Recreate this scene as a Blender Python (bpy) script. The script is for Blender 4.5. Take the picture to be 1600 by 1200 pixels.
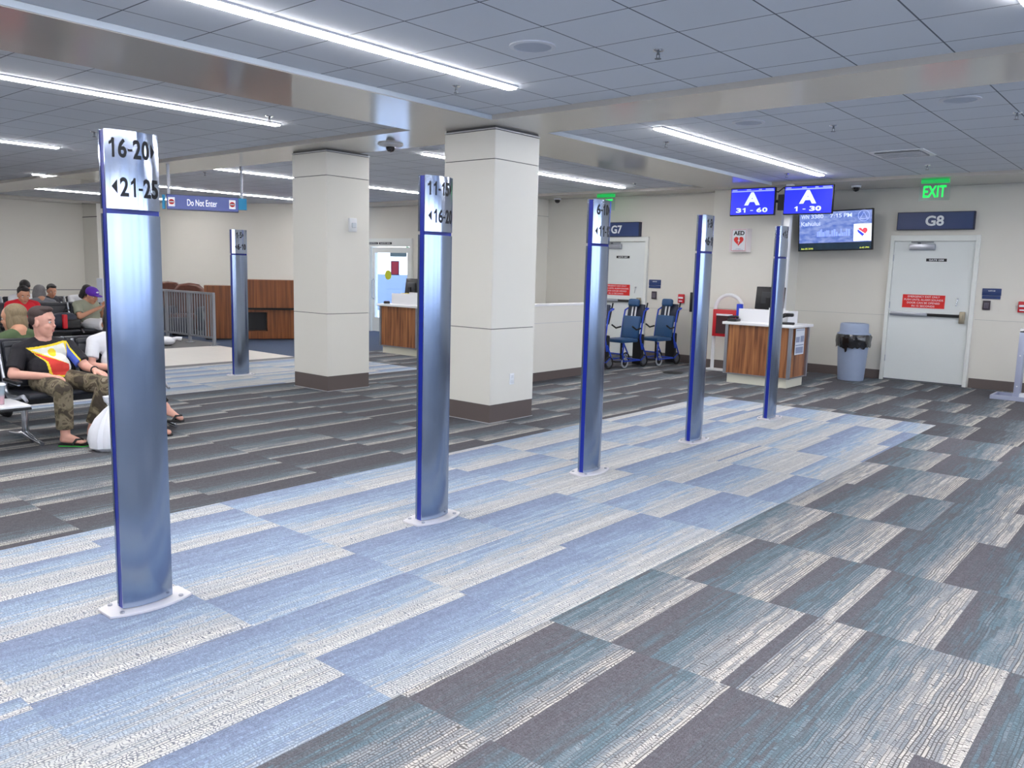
import bpy, bmesh, math, random
from mathutils import Vector, Matrix
random.seed(7)
for o in list(bpy.data.objects): bpy.data.objects.remove(o, do_unlink=True)
SC = bpy.context.scene
COL = SC.collection
PI = math.pi
V = Vector

# ------------------------------------------------------------------ camera
FPX, PITCH, ROLL, YAW = 1284.245, math.radians(7.910), math.radians(1.46537), math.radians(39.957)
cf = V((-math.sin(YAW)*math.cos(PITCH), math.cos(YAW)*math.cos(PITCH), -math.sin(PITCH)))
cr0 = V((math.cos(YAW), math.sin(YAW), 0)); cu0 = cr0.cross(cf)
cr = cr0*math.cos(ROLL) + cu0*math.sin(ROLL); cu = -cr0*math.sin(ROLL) + cu0*math.cos(ROLL)
cam = bpy.data.cameras.new('camera'); cam.sensor_width = 36; cam.lens = FPX/1600*36
cam.clip_start = 0.05; cam.clip_end = 300
co = bpy.data.objects.new('camera', cam); COL.objects.link(co)
mw = Matrix.Identity(4)
for i in range(3):
    mw[i][0] = cr[i]; mw[i][1] = cu[i]; mw[i][2] = -cf[i]
mw[2][3] = 1.6
co.matrix_world = mw
SC.camera = co

# ------------------------------------------------------------------ colour management, world
SC.view_settings.view_transform = 'Standard'; SC.view_settings.look = 'None'
SC.view_settings.gamma = 1; SC.view_settings.use_curve_mapping = False
SC.view_settings.exposure = 0.0
w = bpy.data.worlds.new('sky'); SC.world = w; w.use_nodes = True
nt = w.node_tree; nt.nodes.clear()
wo = nt.nodes.new('ShaderNodeOutputWorld'); bg = nt.nodes.new('ShaderNodeBackground')
tc = nt.nodes.new('ShaderNodeTexCoord'); sp = nt.nodes.new('ShaderNodeSeparateXYZ')
rp = nt.nodes.new('ShaderNodeValToRGB'); nz = nt.nodes.new('ShaderNodeTexNoise'); mx = nt.nodes.new('ShaderNodeMix')
mx.data_type = 'RGBA'
nt.links.new(tc.outputs['Generated'], sp.inputs[0]); nt.links.new(sp.outputs['Z'], rp.inputs[0])
e = rp.color_ramp.elements
e[0].position = 0.0; e[0].color = (0.64, 0.75, 0.92, 1)
e[1].position = 0.6; e[1].color = (0.24, 0.40, 0.75, 1)
nz.inputs['Scale'].default_value = 3.0; nz.inputs['Detail'].default_value = 5
nt.links.new(tc.outputs['Generated'], nz.inputs['Vector'])
mr = nt.nodes.new('ShaderNodeMapRange'); mr.inputs[1].default_value = .48; mr.inputs[2].default_value = .66
nt.links.new(nz.outputs[0], mr.inputs[0]); nt.links.new(mr.outputs[0], mx.inputs['Factor'])
nt.links.new(rp.outputs[0], mx.inputs['A']); mx.inputs['B'].default_value = (.85, .88, .95, 1)
nt.links.new(mx.outputs['Result'], bg.inputs['Color']); bg.inputs['Strength'].default_value = 5.4
nt.links.new(bg.outputs[0], wo.inputs[0])

sun = bpy.data.lights.new('sun', 'SUN'); sun.energy = 2.5; sun.angle = .02; sun.color = (1, .95, .88)
so_ = bpy.data.objects.new('sun', sun); COL.objects.link(so_); so_.rotation_euler = V((1, .12, -1.0)).to_track_quat('-Z', 'Y').to_euler()
CZ, BZ = 3.07, 3.02          # tile ceiling, underside of the beams
LAMP = 54.0                  # strength of the linear ceiling lights

# ------------------------------------------------------------------ material helpers
def srgb(r, g, b):
    f = lambda c: (c/255/12.92) if c/255 <= .04045 else ((c/255+.055)/1.055)**2.4
    return (f(r), f(g), f(b), 1)
def newmat(name):
    m = bpy.data.materials.new(name); m.use_nodes = True
    return m, m.node_tree, m.node_tree.nodes['Principled BSDF']
def mat(name, col, rough=.5, metal=0, noise=0.0, nscale=20, emit=0, spec=.5, coat=0, bump=0, trans=0, alpha=1, stretch=None):
    m, nt, b = newmat(name)
    c = srgb(*col); b.inputs['Base Color'].default_value = c
    b.inputs['Roughness'].default_value = rough; b.inputs['Metallic'].default_value = metal
    b.inputs['Specular IOR Level'].default_value = spec; b.inputs['Coat Weight'].default_value = coat
    b.inputs['Transmission Weight'].default_value = trans; b.inputs['Alpha'].default_value = alpha
    if emit:
        b.inputs['Emission Color'].default_value = c; b.inputs['Emission Strength'].default_value = emit
    if noise or bump:
        t = nt.nodes.new('ShaderNodeTexCoord'); n = nt.nodes.new('ShaderNodeTexNoise')
        n.inputs['Scale'].default_value = nscale; n.inputs['Detail'].default_value = 4
        if stretch:
            mp = nt.nodes.new('ShaderNodeMapping'); mp.inputs['Scale'].default_value = stretch
            nt.links.new(t.outputs['Object'], mp.inputs[0]); nt.links.new(mp.outputs[0], n.inputs['Vector'])
        else: nt.links.new(t.outputs['Object'], n.inputs['Vector'])
        if noise:
            x = nt.nodes.new('ShaderNodeMix'); x.data_type = 'RGBA'
            x.inputs['A'].default_value = tuple(v*(1-noise) for v in c[:3])+(1,)
            x.inputs['B'].default_value = tuple(min(1, v*(1+noise)) for v in c[:3])+(1,)
            nt.links.new(n.outputs[0], x.inputs['Factor']); nt.links.new(x.outputs['Result'], b.inputs['Base Color'])
            if emit: nt.links.new(x.outputs['Result'], b.inputs['Emission Color'])
        if bump:
            bp = nt.nodes.new('ShaderNodeBump'); bp.inputs['Strength'].default_value = bump; bp.inputs['Distance'].default_value = .01
            nt.links.new(n.outputs[0], bp.inputs['Height']); nt.links.new(bp.outputs[0], b.inputs['Normal'])
    return m
class NB:
    """small expression builder for node materials"""
    def __init__(s, name):
        s.m, s.nt, s.b = newmat(name); g = s.nt.nodes.new('ShaderNodeNewGeometry')
        q = s.nt.nodes.new('ShaderNodeSeparateXYZ'); s.nt.links.new(g.outputs['Position'], q.inputs[0])
        s.x, s.y, s.z = q.outputs
    def put(s, sock, v):
        if isinstance(v, (int, float, tuple)): sock.default_value = v
        else: s.nt.links.new(v, sock)
    def M(s, op, a, b=None, c=None, clamp=False):
        n = s.nt.nodes.new('ShaderNodeMath'); n.operation = op; n.use_clamp = clamp
        s.put(n.inputs[0], a)
        if b is not None: s.put(n.inputs[1], b)
        if c is not None: s.put(n.inputs[2], c)
        return n.outputs[0]
    def xyz(s, a, b, c=0.0):
        n = s.nt.nodes.new('ShaderNodeCombineXYZ'); s.put(n.inputs[0], a); s.put(n.inputs[1], b); s.put(n.inputs[2], c); return n.outputs[0]
    def noise(s, vec, scale=1.0, detail=2.0):
        n = s.nt.nodes.new('ShaderNodeTexNoise'); s.nt.links.new(vec, n.inputs['Vector']); n.inputs['Scale'].default_value = scale; n.inputs['Detail'].default_value = detail
        return n.outputs[0]
    def white(s, vec):
        n = s.nt.nodes.new('ShaderNodeTexWhiteNoise'); n.noise_dimensions = '3D'; s.nt.links.new(vec, n.inputs['Vector']); return n.outputs['Value']
    def ramp(s, f, stops, const=False):
        n = s.nt.nodes.new('ShaderNodeValToRGB'); s.put(n.inputs[0], f)
        if const: n.color_ramp.interpolation = 'CONSTANT'
        el = n.color_ramp.elements
        while len(el) < len(stops): el.new(.5)
        for e_, (p, c) in zip(el, stops): e_.position = p; e_.color = srgb(*c)
        return n.outputs[0]
    def mix(s, f, a, b, mode='MIX'):
        n = s.nt.nodes.new('ShaderNodeMix'); n.data_type = 'RGBA'; n.blend_type = mode
        s.put(n.inputs['Factor'], f); s.put(n.inputs['A'], a); s.put(n.inputs['B'], b); return n.outputs['Result']
    def step(s, v, lo, hi):
        n = s.nt.nodes.new('ShaderNodeMapRange'); n.interpolation_type = 'SMOOTHSTEP'
        s.put(n.inputs[0], v); n.inputs[1].default_value = lo; n.inputs[2].default_value = hi; return n.outputs[0]

def carpet(name, stops, gap, y0, gam, rough=.95):
    n = NB(name); T = .914
    ty = n.M('FLOOR', n.M('DIVIDE', n.M('SUBTRACT', n.y, y0), T)); xs = n.M('DIVIDE', n.M('ADD', n.x, 4.93), .92)
    tx = n.M('FLOOR', xs)
    r1 = n.white(n.xyz(tx, ty, 1.0)); r2 = n.white(n.xyz(tx, ty, 2.0)); r3 = n.white(n.xyz(tx, ty, 3.0))
    wob = n.M('MULTIPLY', n.M('SUBTRACT', n.noise(n.xyz(n.M('MULTIPLY', n.x, 30.0), n.M('MULTIPLY', n.y, 2.2), r1), 1.0, 3.0), .5), .55)
    u = n.M('FRACT', n.M('ADD', n.M('MULTIPLY', xs, n.M('ADD', 1.3, n.M('MULTIPLY', r3, .9))), r1))
    um = n.M('POWER', u, n.M('ADD', gam, n.M('MULTIPLY', n.M('SUBTRACT', r2, .5), gam*1.2)))
    lx = n.M('ADD', n.M('DIVIDE', n.x, .0135), n.M('MULTIPLY', n.noise(n.xyz(n.M('MULTIPLY', n.x, 8.0), n.M('MULTIPLY', n.y, 4.0)), 1.0), 1.8))
    ci = n.M('FLOOR', lx); fx = n.M('ABSOLUTE', n.M('SUBTRACT', n.M('FRACT', lx), .5))
    rc = n.white(n.xyz(ci, ty, 5.0))
    ly = n.M('ADD', n.M('DIVIDE', n.y, .0145), n.M('ADD', n.M('MULTIPLY', rc, 7.0), n.M('MULTIPLY', n.noise(n.xyz(n.M('MULTIPLY', n.x, 34.0), n.M('MULTIPLY', n.y, 30.0)), 1.0, 1.0), 2.6))); fy = n.M('ABSOLUTE', n.M('SUBTRACT', n.M('FRACT', ly), .5))
    seg = n.white(n.xyz(ci, n.M('FLOOR', n.M('MULTIPLY', ly, .09)), 7.0))
    cell = n.white(n.xyz(ci, n.M('FLOOR', ly), 9.0))
    v = n.M('ADD', n.M('ADD', um, wob), n.M('MULTIPLY', n.M('SUBTRACT', seg, .5), .26))
    inside = n.M('SUBTRACT', 1.0, n.M('MULTIPLY', n.step(um, .0, .12), 0.0))
    v = n.M('MULTIPLY', v, n.step(um, -.02, .10), clamp=True)
    c = n.ramp(v, stops)
    fine = n.white(n.xyz(n.M('FLOOR', n.M('MULTIPLY', n.x, 420.0)), n.M('FLOOR', n.M('MULTIPLY', n.y, 300.0)), 1.0))
    c = n.mix(n.M('MULTIPLY', n.M('SUBTRACT', 1.0, v, clamp=True), n.M('MULTIPLY', n.step(fine, .55, .85), .55)), c, gap)
    ln = n.M('MULTIPLY', n.step(fx, .27, .42), n.step(n.M('FRACT', n.M('MULTIPLY', rc, 13.0)), .15, .5))
    cs = n.M('MULTIPLY', n.step(fy, .27, .40), n.step(cell, .12, .45))
    lines = n.M('MAXIMUM', n.M('MULTIPLY', ln, .95), n.M('MULTIPLY', cs, .92))
    f = n.M('MULTIPLY', lines, n.M('ADD', .22, n.M('MULTIPLY', v, .74)), clamp=True)
    c = n.mix(f, c, gap)
    c = n.mix(n.M('MULTIPLY', cell, .28), c, (1, 1, 1, 1), 'OVERLAY')
    n.put(n.b.inputs['Base Color'], c); n.b.inputs['Roughness'].default_value = rough
    n.b.inputs['Specular IOR Level'].default_value = .15
    bp = n.nt.nodes.new('ShaderNodeBump'); bp.inputs['Strength'].default_value = .35; bp.inputs['Distance'].default_value = .004
    n.put(bp.inputs['Height'], n.M('SUBTRACT', 1.0, lines)); n.nt.links.new(bp.outputs[0], n.b.inputs['Normal'])
    return n.m
m_light = carpet('light blue carpet tile', [(0, (133, 145, 172)), (.26, (143, 159, 186)), (.50, (162, 181, 204)), (.68, (190, 194, 197)), (1, (218, 216, 210))], srgb(92, 97, 112), 1.94, .8)
m_dark = carpet('charcoal carpet tile', [(0, (108, 106, 113)), (.26, (106, 110, 117)), (.44, (108, 130, 141)), (.62, (136, 147, 156)), (.84, (168, 168, 170)), (1, (210, 205, 198))], srgb(66, 61, 63), 2.9, 1.05)
m_dark2 = carpet('charcoal carpet tile with few pale streaks', [(0, (86, 85, 90)), (.34, (90, 93, 99)), (.55, (100, 112, 121)), (.72, (124, 130, 136)), (.88, (152, 151, 150)), (1, (190, 186, 178))], srgb(62, 60, 64), 2.9, 1.9)
m_navycarpet = mat('navy carpet', (58, 72, 98), .95, noise=.5, nscale=30)
m_matfloor = mat('grey floor mat', (108, 108, 110), .8, noise=.1)
def tilefloor():
    n = NB('glossy cream floor tile')
    c = n.mix(n.noise(n.xyz(n.x, n.y), 3.0), srgb(232, 228, 222), srgb(240, 236, 230))
    g = n.M('MAXIMUM', n.step(n.M('ABSOLUTE', n.M('SUBTRACT', n.M('FRACT', n.M('DIVIDE', n.x, .6)), .5)), .494, .498), n.step(n.M('ABSOLUTE', n.M('SUBTRACT', n.M('FRACT', n.M('DIVIDE', n.y, .6)), .5)), .494, .498))
    n.put(n.b.inputs['Base Color'], n.mix(n.M('MULTIPLY', g, .4), c, srgb(150, 146, 140))); n.b.inputs['Roughness'].default_value = .3
    return n.m
m_tile = tilefloor()
def ceilmat():
    n = NB('acoustic ceiling tile')
    gx = n.M('ABSOLUTE', n.M('SUBTRACT', n.M('FRACT', n.M('ADD', n.M('DIVIDE', n.M('ADD', n.x, 2.66), .615), 200.5)), .5))
    gy = n.M('ABSOLUTE', n.M('SUBTRACT', n.M('FRACT', n.M('ADD', n.M('DIVIDE', n.M('SUBTRACT', n.y, 4.11), .565), 200.5)), .5))
    g = n.M('MAXIMUM', n.M('LESS_THAN', gx, .0085), n.M('LESS_THAN', gy, .0085))
    base = n.mix(n.noise(n.xyz(n.x, n.y), 300.0), srgb(206, 212, 222), srgb(224, 229, 236))
    tint = n.white(n.xyz(n.M('FLOOR', n.M('DIVIDE', n.M('ADD', n.x, 2.66), .615)), n.M('FLOOR', n.M('DIVIDE', n.M('SUBTRACT', n.y, 4.11), .565)), 0.0))
    base = n.mix(n.M('MULTIPLY', tint, .05), base, srgb(160, 170, 190))
    n.put(n.b.inputs['Base Color'], n.mix(g, base, srgb(104, 110, 122))); n.b.inputs['Roughness'].default_value = .9
    return n.m
m_ceil = ceilmat()
m_soffit = mat('soffit glossy grey paint', (196, 191, 184), .12, spec=.9)
m_wall = mat('warm white wall paint', (224, 221, 213), .55, noise=.015, nscale=2)
m_panel = mat('cream wall panel', (232, 230, 222), .38)
m_reveal = mat('panel reveal shadow gap', (96, 96, 98), .6)
m_base = mat('brown grey baseboard', (98, 88, 86), .6)
m_doorw = mat('white door paint', (226, 231, 231), .4)
m_frame = mat('white door frame paint', (232, 235, 232), .4)
m_lamp = mat('lit lamp diffuser', (255, 252, 250), .5, emit=LAMP)
m_alu = mat('satin aluminium', (178, 182, 192), .35, metal=.9)
m_dkalu = mat('dark grey metal', (110, 114, 122), .45, metal=.6)
m_chrome = mat('polished chrome', (225, 228, 235), .12, metal=1)
m_white = mat('white laminate', (240, 241, 245), .35)
m_whitep = mat('white enamel', (236, 238, 242), .35)
m_black = mat('black plastic', (22, 22, 26), .4)
m_blacks = mat('black leather', (34, 37, 46), .42, bump=.15, nscale=60)
m_navy = mat('navy sign face', (38, 60, 112), .4)
m_navyd = mat('navy sign edge', (24, 32, 66), .5)
m_txtw = mat('white lettering', (240, 244, 250), .5)
m_red = mat('red sign face', (222, 36, 34), .4)
m_redp = mat('red enamel', (200, 28, 40), .35)
m_blue = mat('cobalt blue acrylic', (8, 36, 150), .3, spec=.5)
m_ink = mat('black lettering', (10, 12, 22), .3, spec=.3)
m_bluem = mat('blue enamel tube', (22, 66, 190), .35)
m_vinyl = mat('navy vinyl', (36, 76, 120), .45, bump=.1)
m_vinyld = mat('dark vinyl', (30, 38, 58), .5)
m_rubber = mat('black rubber', (26, 26, 28), .7)
m_tyre = mat('pale grey tyre', (170, 176, 184), .6)
m_leather = mat('brown leather', (84, 46, 34), .35, noise=.3, nscale=14)
m_bin = mat('blue grey bin plastic', (150, 164, 190), .55, noise=.04)
m_liner = mat('black bin liner', (20, 20, 24), .18, spec=.9, bump=.8, nscale=14)
m_paper = mat('white paper', (228, 234, 246), .6)
m_greytext = mat('grey printing', (150, 160, 190), .6)
m_bag = mat('white plastic bag', (236, 238, 246), .3, bump=.5, nscale=9)
m_green = mat('lit green sign', (20, 235, 90), .5, emit=1.1)
m_dome = mat('smoked dome', (14, 12, 16), .08, spec=.9)
def steelmat(name, rough, col):
    n = NB(name)
    st = n.noise(n.xyz(n.M('MULTIPLY', n.x, 9.0), n.M('MULTIPLY', n.y, 9.0), n.M('MULTIPLY', n.z, 4.0)), 1.0, 4.0)
    br = n.noise(n.xyz(n.M('MULTIPLY', n.x, 6.0), n.M('MULTIPLY', n.y, 6.0), n.M('MULTIPLY', n.z, 900.0)), 1.0, 1.0)
    n.put(n.b.inputs['Roughness'], n.M('ADD', rough, n.M('ADD', n.M('MULTIPLY', st, .10), n.M('MULTIPLY', br, .02))))
    n.put(n.b.inputs['Base Color'], n.mix(st, srgb(*col), srgb(*[min(255, c+12) for c in col]))); n.b.inputs['Metallic'].default_value = 1
    return n.m
m_steel = steelmat('brushed steel', .13, (146, 160, 184))
m_steel2 = steelmat('polished steel header', .05, (176, 186, 206))
def woodmat(name, dark, mid, lite, sx=(9, 9, .7)):
    m, nt, b = newmat(name)
    t = nt.nodes.new('ShaderNodeTexCoord'); mp = nt.nodes.new('ShaderNodeMapping'); mp.inputs['Scale'].default_value = sx
    n = nt.nodes.new('ShaderNodeTexNoise'); n.inputs['Scale'].default_value = 1.6; n.inputs['Detail'].default_value = 6; n.inputs['Distortion'].default_value = .3
    r = nt.nodes.new('ShaderNodeValToRGB'); el = r.color_ramp.elements; el.new(.5)
    for e_, (p, c) in zip(el, [(.36, dark), (.5, mid), (.66, lite)]): e_.position = p; e_.color = srgb(*c)
    nt.links.new(t.outputs['Object'], mp.inputs[0]); nt.links.new(mp.outputs[0], n.inputs['Vector'])
    nt.links.new(n.outputs[0], r.inputs[0]); nt.links.new(r.outputs[0], b.inputs['Base Color']); b.inputs['Roughness'].default_value = .4
    return m
m_wood = woodmat('zebra wood laminate', (112, 68, 44), (150, 97, 61), (180, 122, 76), (16, 16, .8))
m_wood2 = woodmat('cherry wood veneer', (104, 56, 24), (126, 70, 30), (142, 84, 40), (14, 14, .5))

# ------------------------------------------------------------------ mesh helpers
class MB:
    def __init__(s): s.v = []; s.f = []; s.mi = []; s.cur = 0; s.sm = []; s.smooth = False
    def add(s, vs, fs):
        k = len(s.v); s.v += [V(p) for p in vs]
        for f in fs: s.f.append([i+k for i in f]); s.mi.append(s.cur); s.sm.append(s.smooth)
        return s
    def box(s, x0, x1, y0, y1, z0, z1, M=None):
        vs = [V((x, y, z)) for x in (x0, x1) for y in (y0, y1) for z in (z0, z1)]
        if M: vs = [M @ p for p in vs]
        return s.add(vs, [(0, 1, 3, 2), (4, 6, 7, 5), (0, 4, 5, 1), (2, 3, 7, 6), (0, 2, 6, 4), (1, 5, 7, 3)])
    def rbox(s, x0, x1, y0, y1, z0, z1, r, M=None, seg=2):
        bm = bmesh.new(); bmesh.ops.create_cube(bm, size=1)
        for v in bm.verts: v.co = V((x0 if v.co.x < 0 else x1, y0 if v.co.y < 0 else y1, z0 if v.co.z < 0 else z1))
        bmesh.ops.bevel(bm, geom=list(bm.edges), offset=r, segments=seg, affect='EDGES', profile=.5)
        bm.verts.index_update()
        vs = [(M @ v.co) if M else v.co.copy() for v in bm.verts]
        q = s.smooth; s.smooth = True
        s.add(vs, [[v.index for v in f.verts] for f in bm.faces]); s.smooth = q; bm.free(); return s
    def cyl(s, a, b, r, r2=None, seg=16, caps=True):
        a = V(a); b = V(b); r2 = r if r2 is None else r2; d = (b-a).normalized()
        u = d.orthogonal().normalized(); w_ = d.cross(u)
        vs = []
        for p, q in ((a, r), (b, r2)):
            for i in range(seg):
                t = 2*PI*i/seg; vs.append(p + u*math.cos(t)*q + w_*math.sin(t)*q)
        sm = s.smooth; s.smooth = True
        s.add(vs, [(i, (i+1) % seg, seg+(i+1) % seg, seg+i) for i in range(seg)])
        s.smooth = False
        if caps:
            k = len(s.v)-2*seg; s.f.append([k+i for i in range(seg)][::-1]); s.f.append([k+seg+i for i in range(seg)])
            s.mi += [s.cur]*2; s.sm += [False]*2
        s.smooth = sm; return s
    def tube(s, pts, r, seg=10, closed=False):
        pts = [V(p) for p in pts]; n = len(pts); vs = []; up = None
        for i, p in enumerate(pts):
            a = pts[i-1] if (i or closed) else p; b = pts[(i+1) % n] if (i < n-1 or closed) else p
            d = (b-a).normalized()
            u = d.orthogonal().normalized() if up is None else (up - d*up.dot(d)).normalized()
            up = u; w_ = d.cross(u); rr = r[i] if isinstance(r, (list, tuple)) else r
            vs += [p + u*math.cos(2*PI*j/seg)*rr + w_*math.sin(2*PI*j/seg)*rr for j in range(seg)]
        fs = []
        for i in range(n if closed else n-1):
            for j in range(seg):
                i2 = (i+1) % n; fs.append((i*seg+j, i*seg+(j+1) % seg, i2*seg+(j+1) % seg, i2*seg+j))
        if not closed: fs += [list(range(seg))[::-1], [(n-1)*seg+j for j in range(seg)]]
        q = s.smooth; s.smooth = True; s.add(vs, fs); s.smooth = q; return s
    def lathe(s, prof, c=(0, 0, 0), seg=28, M=None):
        c = V(c); vs = []; n = len(prof)
        for r, z in prof:
            for j in range(seg): vs.append(c + V((max(r, 1e-4)*math.cos(2*PI*j/seg), max(r, 1e-4)*math.sin(2*PI*j/seg), z)))
        if M: vs = [M @ p for p in vs]
        q = s.smooth; s.smooth = True
        s.add(vs, [(i*seg+j, i*seg+(j+1) % seg, (i+1)*seg+(j+1) % seg, (i+1)*seg+j) for i in range(n-1) for j in range(seg)]); s.smooth = q; return s
    def prism(s, poly, z0, z1, M=None):
        n = len(poly); vs = [V((p[0], p[1], z0)) for p in poly] + [V((p[0], p[1], z1)) for p in poly]
        if M: vs = [M @ p for p in vs]
        return s.add(vs, [list(range(n))[::-1], [n+i for i in range(n)]] + [(i, (i+1) % n, n+(i+1) % n, n+i) for i in range(n)])
    def ball(s, c, r, seg=16, rings=10, M=None):
        if not isinstance(r, (tuple, list)): r = (r, r, r)
        c = V(c); vs = []
        for i in range(rings+1):
            a = PI*i/rings
            for j in range(seg): vs.append(c + V((r[0]*max(math.sin(a), 1e-3)*math.cos(2*PI*j/seg), r[1]*max(math.sin(a), 1e-3)*math.sin(2*PI*j/seg), -r[2]*math.cos(a))))
        if M: vs = [M @ p for p in vs]
        q = s.smooth; s.smooth = True
        s.add(vs, [(i*seg+j, i*seg+(j+1) % seg, (i+1)*seg+(j+1) % seg, (i+1)*seg+j) for i in range(rings) for j in range(seg)]); s.smooth = q; return s
    def quad(s, a, b, c, d): return s.add([a, b, c, d], [(0, 1, 2, 3)])
    def build(s, name, mats, parent=None, bevel=0):
        me = bpy.data.meshes.new(name)
        inv = imat(parent)
        me.from_pydata([tuple(inv @ p) for p in s.v], [], s.f)
        if not isinstance(mats, (list, tuple)): mats = [mats]
        for m in mats: me.materials.append(m)
        for p, mi, sm in zip(me.polygons, s.mi, s.sm): p.material_index = mi; p.use_smooth = sm
        bm = bmesh.new(); bm.from_mesh(me); bmesh.ops.remove_doubles(bm, verts=bm.verts, dist=1e-5); bmesh.ops.recalc_face_normals(bm, faces=bm.faces); bm.to_mesh(me); bm.free()
        me.set_sharp_from_angle(angle=.65)
        o = bpy.data.objects.new(name, me); COL.objects.link(o)
        if parent is not None: o.parent = parent
        if bevel:
            b = o.modifiers.new('bevel', 'BEVEL'); b.width = bevel; b.segments = 2; b.limit_method = 'ANGLE'; b.angle_limit = .7
        return o
def wmat(o):
    m = Matrix.Translation(o.location) @ o.rotation_euler.to_matrix().to_4x4()
    return wmat(o.parent) @ m if o.parent else m
def imat(o): return wmat(o).inverted() if o is not None else Matrix.Identity(4)
def tag(o, label=None, cat=None, group=None, kind=None):
    if label: o['label'] = label
    if cat: o['category'] = cat
    if group: o['group'] = group
    if kind: o['kind'] = kind
    return o
def thing(name, label, cat, loc=(0, 0, 0), rz=0, group=None):
    o = bpy.data.objects.new(name, None); COL.objects.link(o); o.location = loc; o.rotation_euler = (0, 0, rz); o.empty_display_size = .1
    return tag(o, label, cat, group)
def lab(o, text): o['label'] = text; return o
def struct(name, mb, mats, parent=None, bevel=0):
    o = mb.build(name, mats, parent, bevel)
    if parent is None: o['kind'] = 'structure'
    return o
def sthing(name, loc=(0, 0, 0)):
    o = bpy.data.objects.new(name, None); COL.objects.link(o); o.location = loc; o['kind'] = 'structure'; return o
def dup(root, loc, rz=None, label=None):
    def cp(o, par):
        c = o.copy(); COL.objects.link(c)
        if par is not None: c.parent = par; c.matrix_parent_inverse = Matrix.Identity(4)
        for ch in kids.get(o, []): cp(ch, c)
        return c
    kids = {}
    for o in COL.objects:
        if o.parent: kids.setdefault(o.parent, []).append(o)
    r = cp(root, None); r.location = loc
    if rz is not None: r.rotation_euler = (0, 0, rz)
    if label: r['label'] = label
    return r
# lettering: frame is origin (centre), right vector, up vector; h = height of capitals, w = width
def text(s, name, c, right, up, h, w, m, parent=None, off=.0, depth=.002, bend=None, italic=0):
    cu_ = bpy.data.curves.new('t', 'FONT'); cu_.body = s; cu_.size = 1; cu_.offset = off; cu_.fill_mode = 'BOTH'; cu_.extrude = .001; cu_.resolution_u = 4; cu_.shear = italic
    to = bpy.data.objects.new('t', cu_); COL.objects.link(to); bpy.context.view_layer.update()
    me = bpy.data.meshes.new_from_object(to.evaluated_get(bpy.context.evaluated_depsgraph_get()))
    bpy.data.objects.remove(to); bpy.data.curves.remove(cu_)
    xs = [v.co.x for v in me.vertices]; ys = [v.co.y for v in me.vertices]
    x0, x1, y0, y1 = min(xs), max(xs), min(ys), max(ys)
    right = V(right).normalized(); up = V(up).normalized(); nrm = right.cross(up); c = V(c); inv = imat(parent)
    for v in me.vertices:
        a = ((v.co.x-x0)/(x1-x0)-.5)*w; b = ((v.co.y-y0)/(y1-y0)-.5)*h; d = depth if v.co.z > 0 else 0
        p = c + right*a + up*b + nrm*d
        if bend: p = bend(p)
        v.co = inv @ p
    me.materials.clear(); me.materials.append(m); me.name = name
    for p in me.polygons: p.use_smooth = False
    o = bpy.data.objects.new(name, me); COL.objects.link(o)
    if parent is not None: o.parent = parent
    return o
ADV = {' ': .30, '-': .34, ':': .30, 'W': .95, 'M': .85, 'i': .26, 'l': .26}
def numtext(s, name, c, right, up, h, w, m, parent=None, off=.03, depth=.002, bend=None):
    """lettering set glyph by glyph, with a flagged figure one, joined into one mesh"""
    right = V(right).normalized(); up = V(up).normalized(); nrm = right.cross(up); c = V(c)
    adv = [ADV.get(k, .58) for k in s]; tot = sum(adv)-.06; k_ = w/tot; x = -w/2; mb = MB()
    for ch, a in zip(s, adv):
        gw = (a-.06)*k_
        if ch == '1':
            P = [(.62, 0), (.62, 1), (.40, 1), (.28, .87), (.05, .78), (.05, .62), (.25, .68), (.36, .74), (.36, 0)]
            pts = [(x+(p[0]+.12)*gw, (p[1]-.5)*h) for p in P]; n_ = len(pts)
            vs = [c+right*p[0]+up*p[1]+nrm*depth for p in pts] + [c+right*p[0]+up*p[1] for p in pts]
            if bend: vs = [bend(v) for v in vs]
            mb.add(vs, [list(range(n_))[::-1], [n_+i for i in range(n_)]] + [(i, (i+1) % n_, n_+(i+1) % n_, n_+i) for i in range(n_)])
        elif ch != ' ':
            hh, yy = (h, 0) if ch not in '-:' else ((h*.13, -.08*h) if ch == '-' else (h*.62, -.15*h))
            if ch in 'acemnorsuvwxz': hh, yy = h*.74, -.13*h
            gw2 = gw if ch != ':' else gw*.5
            o = text(ch, name, c+right*(x+gw/2)+up*yy, right, up, hh, gw2, m, None, off, depth, bend)
            mb.add([v.co.copy() for v in o.data.vertices], [list(p.vertices) for p in o.data.polygons]); me = o.data; bpy.data.objects.remove(o); bpy.data.meshes.remove(me)
        x += a*k_
    return mb.build(name, m, parent)
def copy_mat_frame(c, x, y, z):
    M = Matrix.Identity(4)
    for i in range(3): M[i][0] = x[i]; M[i][1] = y[i]; M[i][2] = z[i]; M[i][3] = c[i]
    return M
XR = V((1, 0, 0)); UP = V((0, 0, 1)); YR = V((0, 1, 0))
WF = (XR, UP)   # lettering on a wall that faces -Y
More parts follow.
